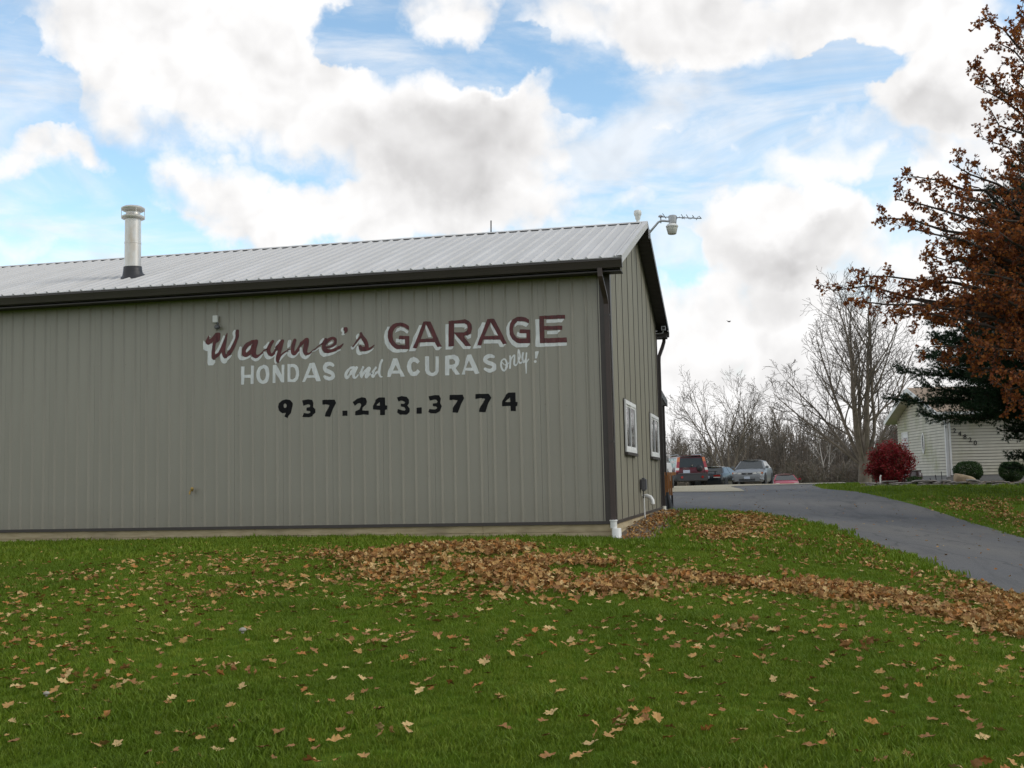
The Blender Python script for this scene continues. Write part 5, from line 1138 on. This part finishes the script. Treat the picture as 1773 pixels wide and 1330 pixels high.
def make_car(label, loc, rz, body, kind='sedan', w=.85, L=4.4, Hh=1.40, front=None, rear=None, plate=True, name='parked_car', cat='car', hw=1.31):
    r = thing(name, label, cat, (loc[0],loc[1],float(hgt(loc[0],loc[1]))+.03), rz, 'cars parked behind the garage')
    h = L/2
    if kind == 'suv':
        st = [(-h,.42,.80,.98,w*.90,.05),(-h+.05,.36,.85,1.02,w*.97,.04),(-h+.5,.30,.90,1.04,w,.03),(0,.28,.90,1.05,w,.03),(h-1.25,.28,.90,1.06,w,.05),(h-.9,.28,.86,1.04,w,.10),(h-.25,.32,.78,.95,w*.96,.14),(h-.04,.36,.66,.80,w*.86,.12),(h,.42,.6,.70,w*.78,.1)]
        cab = [(-h+.02,-h+.20),(h-1.15,h-1.75)]; zb,zt = 1.0,Hh-.03; wt_ = .80
    else:
        st = [(-h,.36,.66,.80,w*.84,.08),(-h+.06,.26,.74,.92,w*.93,.10),(-h+.45,.20,.82,.97,w*.99,.10),(-.5,.18,.84,.98,w,.05),(.5,.18,.84,.96,w,.05),(h-1.15,.18,.78,.93,w,.12),(h-.5,.20,.68,.82,w*.97,.16),(h-.10,.24,.60,.72,w*.88,.14),(h,.32,.55,.62,w*.78,.1)]
        cab = [(-h+.55,-h+1.15),(h-1.05,h-1.85)]; zb,zt = .90,Hh-.02; wt_ = .68
    mb = loft(MB(), st); bo_ = mb.build('body', body, r, autos=50)
    (xr0_,xr1),(xf0,xf1) = cab; wb = w*.94; wt2 = w*wt_
    # cabin: belt ring -> roof edge ring -> crowned roof
    ring = lambda x0_,x1_,ww,z: [(x0_,-ww,z),(x1_,-ww,z),(x1_,ww,z),(x0_,ww,z)]
    lo = ring(xr0_,xf0,wb,zb); hi = ring(xr1,xf1,wt2,zt-.07)
    cb = MB(); cb.add(lo+hi,[(0,1,5,4),(1,2,6,5),(2,3,7,6),(3,0,4,7)])
    n = 6; rows = []
    for i in range(n+1):
        t = i/n; x = xr1+(xf1-xr1)*t
        for j in range(7):
            s_ = -1+j/3; rows.append((x+(.10 if t==1 else -.10 if t==0 else 0)*(1-s_*s_)*.7, s_*wt2, zt-.07+.07*(1-s_**4*.999)*(math.sin(math.pi*(.12+.76*t))**.35)))
    cb.add(rows,[(i*7+j,(i+1)*7+j,(i+1)*7+j+1,i*7+j+1) for i in range(n) for j in range(6)])
    cbo = cb.build('cabin', body, r, autos=40)
    def win(name_, a,b,c,d, u0,u1,v0,v1):
        P = [a,b,c,d]; nr = (Vector(b)-Vector(a)).cross(Vector(d)-Vector(a)).normalized()
        ctr = sum((Vector(p) for p in P),Vector())/4
        if nr.dot(ctr-Vector((0,0,zb))) < 0: nr = -nr
        q = quadpatch(P,u0,u1,v0,v1,.006,nr); q2 = [p+nr*.006 for p in q]
        MB().add(q+q2,[(4,5,6,7),(0,1,5,4),(1,2,6,5),(2,3,7,6),(3,0,4,7)]).build(name_, M['car_glass'], cbo)
    win('windshield', lo[1],lo[2],hi[2],hi[1], .05,.95,.04,.93)
    win('rear_window', lo[3],lo[0],hi[0],hi[3], .08,.92,.10 if kind!='suv' else .06,.90)
    for s_,(i0,i1) in ((1,(3,2)),(-1,(0,1))):
        cuts = ((.06,.47),(.50,.93)) if kind != 'suv' else ((.04,.30),(.33,.62),(.65,.95))
        for u0,u1 in cuts: win('side_window', lo[i0],lo[i1],hi[i1],hi[i0], u0,u1,.10,.88)
    # wheels
    rr = .36 if kind == 'suv' else .305
    ax = [-h+.80 if kind=='suv' else -h+.92, h-.86 if kind=='suv' else h-.88]
    for xa in ax:
        for s_ in (-1,1):
            yo = s_*(w-.11)
            MB().lathe([(rr+.07,-.005 if s_>0 else .005),(rr+.07,.01*s_)],(xa,s_*(w-.005),rr+.01),20,'y').build('wheel_arch', M['black'], r)
            tw = MB().lathe([(rr*.62,-.10),(rr*.93,-.105),(rr,-.08),(rr,.08),(rr*.93,.105),(rr*.62,.10)],(0,0,0),24,'y').build('wheel', M['rubber'], r, loc=(xa,yo+s_*.03,rr), autos=40)
            MB().lathe([(rr*.62,.0),(rr*.60,.085*1),(rr*.50,.07),(rr*.18,.06),(rr*.12,.085),(.02,.088)] if s_>0 else [(rr*.62,.0),(rr*.60,-.085),(rr*.50,-.07),(rr*.18,-.06),(rr*.12,-.085),(.02,-.088)],(0,0,0),20,'y').build('rim', M['galv'], tw, autos=40)
    # mirrors
    for s_ in (-1,1):
        xm = xf0-.12; MB().box(xm-.05,xm+.05,s_*(wb+.10)-.09,s_*(wb+.10)+.09,zb+.02,zb+.15).build('mirror', front.get('mirror',body) if front else body, r, bevel=.03, autos=40)
    return r,h,w,zb,zt
def yawface(cam_az_deg): return R(90-cam_az_deg)
# maroon sport utility, tail towards us
cm = paint('maroon_car_paint',(.085,.008,.014))
r,h,w_,zb,zt = make_car('maroon SUV with a dark hatch window, its tail towards the lawn', (-1.9,44.8), R(90+3.1+13), cm, 'suv', .89, 4.5, 1.68, name='parked_suv', cat='SUV')
mb = MB(); loft(mb,[(-h-.035,.34,.60,.70,w_*.93,.01),(-h+.06,.31,.62,.72,w_*1.005,.01),(-h+.5,.29,.56,.60,w_*1.012,.01),(h-.3,.29,.54,.58,w_*1.0,.01),(h-.02,.33,.52,.56,w_*.86,.01)]).build('cladding', M['cladding'], r, autos=50)
MB().box(-h-.06,-h-.03,-w_*.86,w_*.86,.70,.735).build('bumper_step', M['grey_plastic'], r)
for s_ in (-1,1):
    P0=[(-h-.012,s_*w_*.98,.80),(-h-.012,s_*w_*.80,.80),(-h+.165,s_*w_*.66,1.58),(-h+.165,s_*w_*.82,1.58)]
    for a,b,m_ in ((0,.12,M['lamp_red']),(.12,.28,M['lamp_clear']),(.28,.70,M['lamp_red']),(.70,1,M['lamp_amber'])):
        A0=[Vector(P0[0]).lerp(Vector(P0[3]),a),Vector(P0[1]).lerp(Vector(P0[2]),a),Vector(P0[1]).lerp(Vector(P0[2]),b),Vector(P0[0]).lerp(Vector(P0[3]),b)]
        A1=[p+Vector((-.03,0,0)) for p in A0]; A2=[p+Vector((.10,s_*.012,0)) for p in A0]
        MB().add(A1+A2,[(0,1,2,3),(7,6,5,4),(0,3,7,4),(1,5,6,2),(0,4,5,1),(3,2,6,7)]).build('tail_light', m_, r)
MB().box(-h-.045,-h-.036,.12,.48,.74,.90).build('licence_plate', M['plate'], r)
MB().lathe([(.04,-.13),(.10,-.12),(.155,-.08),(.17,0)],(-h+.02,-.42,.97),24,'x').lathe([(.01,-.20),(.06,-.20),(.07,-.15)],(-h+.02,-.42,.97),12,'x').build('spare_mount', M['black'], r, autos=40)
MB().lathe([(.01,-.05),(.05,-.05),(.05,0)],(-h+.01,-.02,1.14),12,'x').build('badge', M['chrome'], r)
for s_ in (-1,1):
    MB().lathe([(.065,-.02),(.065,.02)],(-h-.035,s_*.55,.52),14,'x').build('reflector', M['lamp_red'], r)
    MB().tube([(-h+.35,s_*.62,1.66),(-h+.5,s_*.62,1.72),(.5,s_*.62,1.73),(.8,s_*.62,1.66)],.018,6).build('roof_rail', M['galv'], r)
MB().tube([(-h+.18,-.55,1.64),(-h+.10,0,1.665),(-h+.18,.55,1.64)],.02,6).build('spoiler', cm, r)
cu = bpy.data.curves.new('n','FONT'); cu.body = 'CR-V'; cu.size = .15; cu.extrude = .004
t_ = bpy.data.objects.new('n',cu); COL.objects.link(t_); bpy.context.view_layer.update(); me = bpy.data.meshes.new_from_object(t_.evaluated_get(bpy.context.evaluated_depsgraph_get())); bpy.data.objects.remove(t_)
me.materials.clear(); me.materials.append(M['chrome']); link('model_lettering', me, r, (-h-.012,.46,.93), rot=(R(90),0,R(-90)))
# silver sedan, nose towards us
cs = paint('silver_car_paint',(.17,.18,.19),.35)
r,h,w_,zb,zt = make_car('silver sedan with its nose towards the lawn, headlights unlit', (1.85,45.2), R(-90+.5-8), cs, 'sedan', .86, 4.45, 1.42)
for s_ in (-1,1):
    MB().box(h-.26,h+.0,s_*.40-.10 if s_>0 else -.50,s_*.40+.10 if s_>0 else -.30,.60,.70).build('headlight', M['lamp_clear'], r, bevel=.025, autos=40)
    MB().box(h-.36,h-.07,s_*.62-.11,s_*.62+.11,.61,.72).build('headlight', M['lamp_clear'], r, bevel=.025, autos=40)
    MB().box(h-.46,h-.15,s_*.755-.04,s_*.755+.04,.62,.73).build('turn_signal', M['lamp_amber'], r, bevel=.02)
    MB().box(h-.12,h+.01,s_*.60-.1,s_*.60+.1,.30,.37).build('air_intake', M['black'], r)
MB().box(h-.10,h+.012,-.27,.27,.60,.68).build('grille', M['black'], r, bevel=.01)
MB().box(h+.0,h+.022,-.045,-.02,.61,.67).box(h+.0,h+.022,.02,.045,.61,.67).box(h+.0,h+.022,-.02,.02,.63,.65).build('badge', M['chrome'], r)
MB().box(h-.10,h+.012,-.42,.42,.27,.38).build('lower_grille', M['black'], r)
MB().box(h+.015,h+.03,-.15,.15,.37,.50).build('licence_plate', M['plate'], r)
mb = MB(); loft(mb,[(h-.5,.20,.30,.42,w_*.985,.02),(h-.14,.21,.36,.54,w_*.93,.03),(h+.012,.25,.36,.50,w_*.80,.05)]).build('bumper', cs, r, autos=50)
# dark coupe behind, tail towards us
ck = paint('black_car_paint',(.010,.014,.017),.2)
r,h,w_,zb,zt = make_car('black two-door coupe half hidden behind the maroon SUV', (-.2,50.6), R(90-5+2-12), ck, 'sedan', .86, 4.45, 1.38)
for s_ in (-1,1):
    MB().box(-h-.01,-h+.20,s_*.58-.19,s_*.58+.19,.74,.85).build('tail_light', M['lamp_red'], r, bevel=.015)
    MB().box(-h-.012,-h+.15,s_*.58-.19,s_*.58+.19,.685,.735).build('reverse_light', M['lamp_clear'], r, bevel=.01)
MB().box(-h-.025,-h-.01,-.15,.15,.66,.80).build('licence_plate', M['plate'], r)
MB().box(-h+.02,-h+.14,-.6,.6,1.04,1.065).box(-h+.05,-h+.1,-.5,-.45,.93,1.04).box(-h+.05,-h+.1,.45,.5,.93,1.04).build('spoiler', ck, r)
# red coupe down the slope, nose towards us
cr = paint('red_car_paint',(.30,.012,.03))
r,h,w_,zb,zt = make_car('bright red car low behind the crest, right of the silver sedan', (3.8,60.5), R(-90-1.1+4), cr, 'sedan', .85, 4.3, 1.36)
for s_ in (-1,1):
    MB().box(h-.42,h-.05,s_*.60-.17,s_*.60+.17,.60,.74).build('headlight', M['lamp_clear'], r, bevel=.04, autos=40)
MB().box(h-.02,h+.02,-.30,.30,.46,.52).build('grille', M['black'], r)
MB().box(h-.12,h-.0,-.06,.06,.62,.67).build('badge', M['chrome'], r)
# white car at the far corner, only its right tail corner shows
cw = paint('white_car_paint',(.70,.70,.70),.3)
r,h,w_,zb,zt = make_car('white car mostly hidden by the far garage corner, tail lamp showing', (-2.2,28.9), R(90+4.3-4), cw, 'suv', .86, 4.3, 1.50)
for s_ in (-1,1):
    MB().box(-h-.02,-h+.12,s_*.76-.09,s_*.76+.09,.78,.98).build('tail_light', M['lamp_red'], r, bevel=.015)
    MB().box(-h-.02,-h+.12,s_*.76-.09,s_*.76+.09,1.0,1.06).build('turn_signal', M['lamp_amber'], r, bevel=.012)
# ---------------------------------------------------------------- grass tufts and fallen leaves
def tuft(seed, nb, rad, hmin, hmax, wd):
    g = np.random.default_rng(seed); mb = MB()
    for i in range(nb):
        a = g.uniform(0,6.28); q = rad*math.sqrt(g.random()); x,y = q*math.cos(a),q*math.sin(a); h_ = g.uniform(hmin,hmax)
        b = g.uniform(0,6.28); ln = g.uniform(.2,.85)*h_; dx,dy = ln*math.cos(b),ln*math.sin(b); c = g.uniform(0,6.28); wx,wy = wd*math.cos(c),wd*math.sin(c)
        mb.add([(x-wx,y-wy,-.01),(x+wx,y+wy,-.01),(x+dx*.4+wx*.8,y+dy*.4+wy*.8,h_*.62),(x+dx*.4-wx*.8,y+dy*.4-wy*.8,h_*.62),(x+dx,y+dy,h_)],[(0,1,2,3),(3,2,4)])
    me = mb.mesh('grass_tuft', M['grass']); return me
tufts = [tuft(i,26,.055,.018,.038,.0022) for i in range(4)]+[tuft(10+i,20,.10,.025,.048,.005) for i in range(3)]
def okground(x,y):
    k = np.ones(len(x),bool)
    for p in NOGRASS: k &= ~inpoly(x,y,p)
    return k
g = np.random.default_rng(3)
Pg=[];Sg=[];Ig=[]
for (r0_,r1_,dens,scl,near) in ((3.2,8.5,560,1.0,True),(8.5,12,330,1.1,True),(12,17,190,1.3,True),(17,24,60,1.7,False),(24,34,22,1.9,False),(34,50,9,2.0,False)):
    aw = R(62); area = .5*aw*(r1_**2-r0_**2); n = int(area*dens)
    a = yaw+g.uniform(-aw/2,aw/2,n); rr_ = np.sqrt(g.uniform(r0_**2,r1_**2,n))
    x = CAM.x+rr_*np.sin(a); y = CAM.y+rr_*np.cos(a); k = okground(x,y)&~((y > 0)&(x < 0)); x=x[k];y=y[k]
    Pg.append(np.column_stack([x,y,hgt(x,y)])); Sg.append(scl*g.uniform(.65,1.25,len(x))); Ig.append(g.integers(0,4,len(x)) if near else g.integers(4,7,len(x)))
# taller unmown fringe against the skirt boards
n = 900; x = g.uniform(-12.5,-.1,n); y = -.05-abs(g.normal(0,.05,n)); Pg.append(np.column_stack([x,y,hgt(x,y)])); Sg.append(g.uniform(.5,.95,n)); Ig.append(g.integers(0,4,n))
for _ in range(70):                          # ranker clumps the mower left
    a_=yaw+g.uniform(-.5,.5); r_=g.uniform(5.5,17); x0_=CAM.x+r_*math.sin(a_); y0_=CAM.y+r_*math.cos(a_)
    if y0_ > -1: continue
    m_=int(g.uniform(30,110)); x=x0_+g.normal(0,g.uniform(.10,.28),m_); y=y0_+g.normal(0,g.uniform(.08,.2),m_); k=okground(x,y); x=x[k];y=y[k]
    Pg.append(np.column_stack([x,y,hgt(x,y)])); Sg.append(g.uniform(1.3,2.1,len(x))); Ig.append(g.integers(0,4,len(x)))
P=np.concatenate(Pg);S=np.concatenate(Sg);I=np.concatenate(Ig)
# lusher clumps here and there
lush = np.array([mnoise.noise(Vector((p[0]*.9,p[1]*.9,0))) for p in P]); S *= 1+np.clip(lush,-.3,.5)*.35
Rt = np.column_stack([g.normal(0,.06,len(P)),g.normal(0,.06,len(P)),g.uniform(0,6.28,len(P))])
print('tufts',len(P))
gn_scatter('grass',P,Rt,S,I,tufts,label='short green lawn grass',cat='grass')
# leaves: lobed, curled, a midrib fold
def leaf_mesh(seed, m_):
    g = np.random.default_rng(seed)
    out = [(0,-.12),(.05,.02),(.24,.10),(.20,.26),(.46,.32),(.50,.46),(.26,.50),(.36,.70),(.22,.80),(.10,.78),(0,1.0)]
    L_ = [(u*.78*g.uniform(.75,1.15),v+g.uniform(-.03,.03)) for u,v in out]; R_ = [(-u*.78*g.uniform(.75,1.15),v+g.uniform(-.03,.03)) for u,v in out[1:-1]]
    cu = g.uniform(.1,.8)*(1 if g.random() < .8 else -1); tw = g.uniform(-.5,.5); fo = g.uniform(.1,.6)
    def pt(u,v): 
        z = fo*abs(u)*.8+cu*(v-.4)**2*.7+tw*u*v+.05*math.sin(9*v+seed)
        return (u,v-.45,z)
    V=[pt(0,v) for v in (-.12,.02,.2,.4,.6,.8,1.0)]; F=[]
    def sidef(S_,flip):
        o=len(V); V.extend(pt(u,v) for u,v in S_); n=len(S_)
        mids=[0,1,2,2,3,4,4,5,5]
        for i in range(n):
            a=mids[i]; 
            nxt = o+i+1 if i+1<n else 6
            F.append((a,o+i,nxt) if not flip else (a,nxt,o+i))
            b = mids[i+1] if i+1<n else 6
            if b != a and i+1<n: F.append((a,nxt,b) if not flip else (a,b,nxt))
    sidef(L_[1:-1],False); sidef(R_,True)
    zmin = min(v[2] for v in V); V=[(x,y,z-zmin) for x,y,z in V]
    me = bpy.data.meshes.new('oak_leaf'); me.from_pydata(V,[],F); me.materials.append(m_); return me
kinds = ['tan']*5+['pale']*2+['brown']*5+['russet']*2
kinds = kinds+kinds
leafm = [leaf_mesh(i,M['leaf_'+k]) for i,k in enumerate(kinds)]
LS = []      # x, y, scale, lift, spread of tilt
def addl(x,y,s,lift=0,tilt=.35):
    for a,b,c in zip(x,y,s): LS.append((a,b,c,lift*g.random(),tilt))
PILE_A=[(-3.55,-3.73),(-3.3,-2.55),(-2.37,-2.13),(-1.63,-1.9),(-.85,-2.32),(-.18,-3.35),(.55,-4.4),(.92,-7.4),(.36,-7.4),(-.05,-7.1),(-.63,-6.7),(-1.51,-6.3),(-2.2,-5.8)]
BAND=[(-.18,-3.55),(.64,-4.39),(1.51,-4.77),(2.17,-4.5),(2.88,-4.1),(3.4,-4.0),(3.78,-4.15),(4.31,-3.3),(5.0,-2.3),(5.5,-3.1),(6.2,-4.8),(5.6,-6.6),(4.48,-8.02),(4.17,-7.26),(3.88,-6.6),(3.35,-6.1),(2.79,-5.9),(2.19,-6.1),(1.63,-6.8),(.92,-7.5)]
PATCHB=[(1.0,4.0),(1.9,6.6),(2.4,3.2),(2.3,.3),(1.6,-.5),(1.2,.6)]
EDGEC=[(.8,7.7),(2.05,8.1),(3.15,5.09),(3.95,1.34),(4.45,-.7),(4.9,-2.0),(4.0,-2.2),(3.0,-.4),(2.39,-1.38),(1.56,-1.31),(1.14,0),(.77,4.2)]
RIGHTD=[(6.8,16.6),(7.8,17.5),(13,18),(14,6),(9.4,3),(8.1,8.3),(8.0,11.78),(7.1,14.8)]
def fill(poly, dens, s0, s1, lift, tilt=.5, edge=0, mod=0):
    x0,x1=min(p[0] for p in poly),max(p[0] for p in poly); y0,y1=min(p[1] for p in poly),max(p[1] for p in poly)
    n=int((x1-x0)*(y1-y0)*dens); x=g.uniform(x0,x1,n); y=g.uniform(y0,y1,n); k=inpoly(x,y,poly); x=x[k]; y=y[k]
    x=x+g.normal(0,edge,len(x)); y=y+g.normal(0,edge*1.4,len(y))
    if mod:
        q=np.array([mnoise.noise(Vector((a*1.1,b*.7,5.0))) for a,b in zip(x,y)]); k=g.random(len(x)) < np.clip(.5+q*mod,0.03,1); x=x[k];y=y[k]
    addl(x,y,g.uniform(s0,s1,len(x)),lift,tilt)
fill(PILE_A,620,.09,.14,.07,.7,.18,1.6); fill(BAND,560,.09,.14,.06,.7,.14,1.6)
fill([(-5.2,-5.5),(-4.8,-2.2),(-2.5,-1.8),(1,-2.4),(1,-8.2),(-3,-7.4)],55,.09,.14,.01,.4,.3,1.2)
fill(PATCHB,420,.09,.13,.05,.6,.25,1.2); fill(EDGEC,110,.09,.13,.03,.5,.15,1.2); fill(RIGHTD,130,.10,.14,.03,.5,.3,1.4)
fill([(.1,-.3),(.55,-.1),(.5,8.4),(.1,8.4)],330,.05,.11,.03,.6,.06,1.2)
# scattered singles over the whole lawn, thinning towards the left and the wall
def wedge(r0_,r1_,n):
    aw=R(58); a=yaw+g.uniform(-aw/2,aw/2,n); q=np.sqrt(g.uniform(r0_**2,r1_**2,n)); return CAM.x+q*np.sin(a),CAM.y+q*np.cos(a)
for r0_,r1_,n in ((4,8,620),(8,11,1500),(11,14,2700),(14,17.5,2700),(17.5,24,800),(24,60,700)):
    x,y=wedge(r0_,r1_,n); k=okground(x,y)&~((y>-.4)&(x<.1)); x=x[k];y=y[k]
    q=np.array([mnoise.noise(Vector((a*.8,b*.8,9.0))) for a,b in zip(x,y)]); k=g.random(len(x))<np.clip(.62+q*1.1,.1,1); x=x[k];y=y[k]
    addl(x,y,g.uniform(.075,.135,len(x)),.005,.22)
# small heaps where several caught together
for _ in range(34):
    x,y=wedge(6,16,1)
    if okground(x,y)[0] and y[0] < -.8:
        m_=g.integers(4,14); addl(x+g.normal(0,.12,m_),y+g.normal(0,.12,m_),g.uniform(.08,.13,m_),.04,.7)
# a few blown over the asphalt
for poly,n in ((DRIVE,520),(GRAVEL,160)):
    x=g.uniform(-3,12,n*3); y=g.uniform(-8,44,n*3); k=inpoly(x,y,poly); x=x[k][:n];y=y[k][:n]; addl(x,y,g.uniform(.06,.11,len(x)),.0,.3)
x=5+g.normal(0,.5,80); 
LS=np.array(LS); X,Y,SC,LF,TL=LS.T; SC=SC*.68
Z=hgt(X,Y)+.004+LF+.02*g.random(len(X))-.012; on=~okground(X,Y); Z[~on]+=.022+.018*g.random((~on).sum()); Z[on]+=.012
RX=g.normal(0,1,len(X))*TL; RY=g.normal(0,1,len(X))*TL; RZ=g.uniform(0,6.28,len(X)); KI=g.integers(0,len(leafm),len(X))
dcam=np.hypot(X-CAM.x,Y-CAM.y); big=SC/dcam
# which of them stand in view
az_=np.arctan2(X-CAM.x,Y-CAM.y)-yaw; el_=(Z-CAM.z)/dcam
vis=(np.abs(np.tan(az_))<.45)&(el_>-.36)&~((Y>0)&(X<0))
order=np.argsort(-np.where(vis,big,0))[:300]; first=np.zeros(len(X),bool); first[order]=True
look={'tan':'tan curled','pale':'pale straw','brown':'dark brown','russet':'russet orange'}
for i in order:
    o=link('fallen_leaf',leafm[KI[i]],None,(X[i],Y[i],Z[i]),rot=(RX[i],RY[i],RZ[i])); o.scale=(SC[i],)*3
    s_ = SC[i]; sz = 'small' if s_ < .068 else ('large' if s_ > .088 else 'middling'); tl_ = abs(RX[i])+abs(RY[i])
    po = 'flat' if tl_ < .45 else ('on edge' if tl_ > .95 else 'slanting')
    u_ = math.tan(az_[i])/.45; v_ = el_[i]
    hx = 'far left' if u_ < -.6 else 'left' if u_ < -.2 else 'middle' if u_ < .2 else 'right' if u_ < .6 else 'far right'
    hz = 'bottom edge of picture' if v_ < -.245 else 'near grass' if v_ < -.19 else 'middle grass' if v_ < -.15 else 'before the leaf drift'
    tag(o,'%s %s oak leaf %s, %s, %s'%(sz,look[kinds[KI[i]]],po,hx,hz),'leaf','loose oak leaves on the near lawn')
k=~first
gn_scatter('leaf_litter',np.column_stack([X,Y,Z])[k],np.column_stack([RX,RY,RZ])[k],SC[k],KI[k],leafm,label='tan and brown oak leaf litter drifted across the lawn',cat='fallen leaves')
print('leaves',len(X))
M['puff'] = mat('puffball_skin',(.30,.28,.23),.8,var=.2,scale=40)
# a few pale mushrooms / puffballs in the grass
for i,(a,b) in enumerate([(-3.9,-10.6),(-3.1,-11.7),(-1.7,-10.1),(-2.0,-12.2)]):
    s=.019+.005*(i%3)
    o=MB().lathe([(s*.35,0),(s*.4,s*.5),(s*.9,s*.6),(s*1.05,s*.9),(s*.75,s*1.35),(s*.2,s*1.55)],(0,0,0),14).build('puffball', M['puff'], None, loc=(a,b,float(hgt(a,b))+.035), autos=60)
    tag(o,('leftmost','second from left','rightmost','nearest')[i]+' of the small pale puffball mushrooms in the foreground grass','mushroom','puffballs in the lawn')
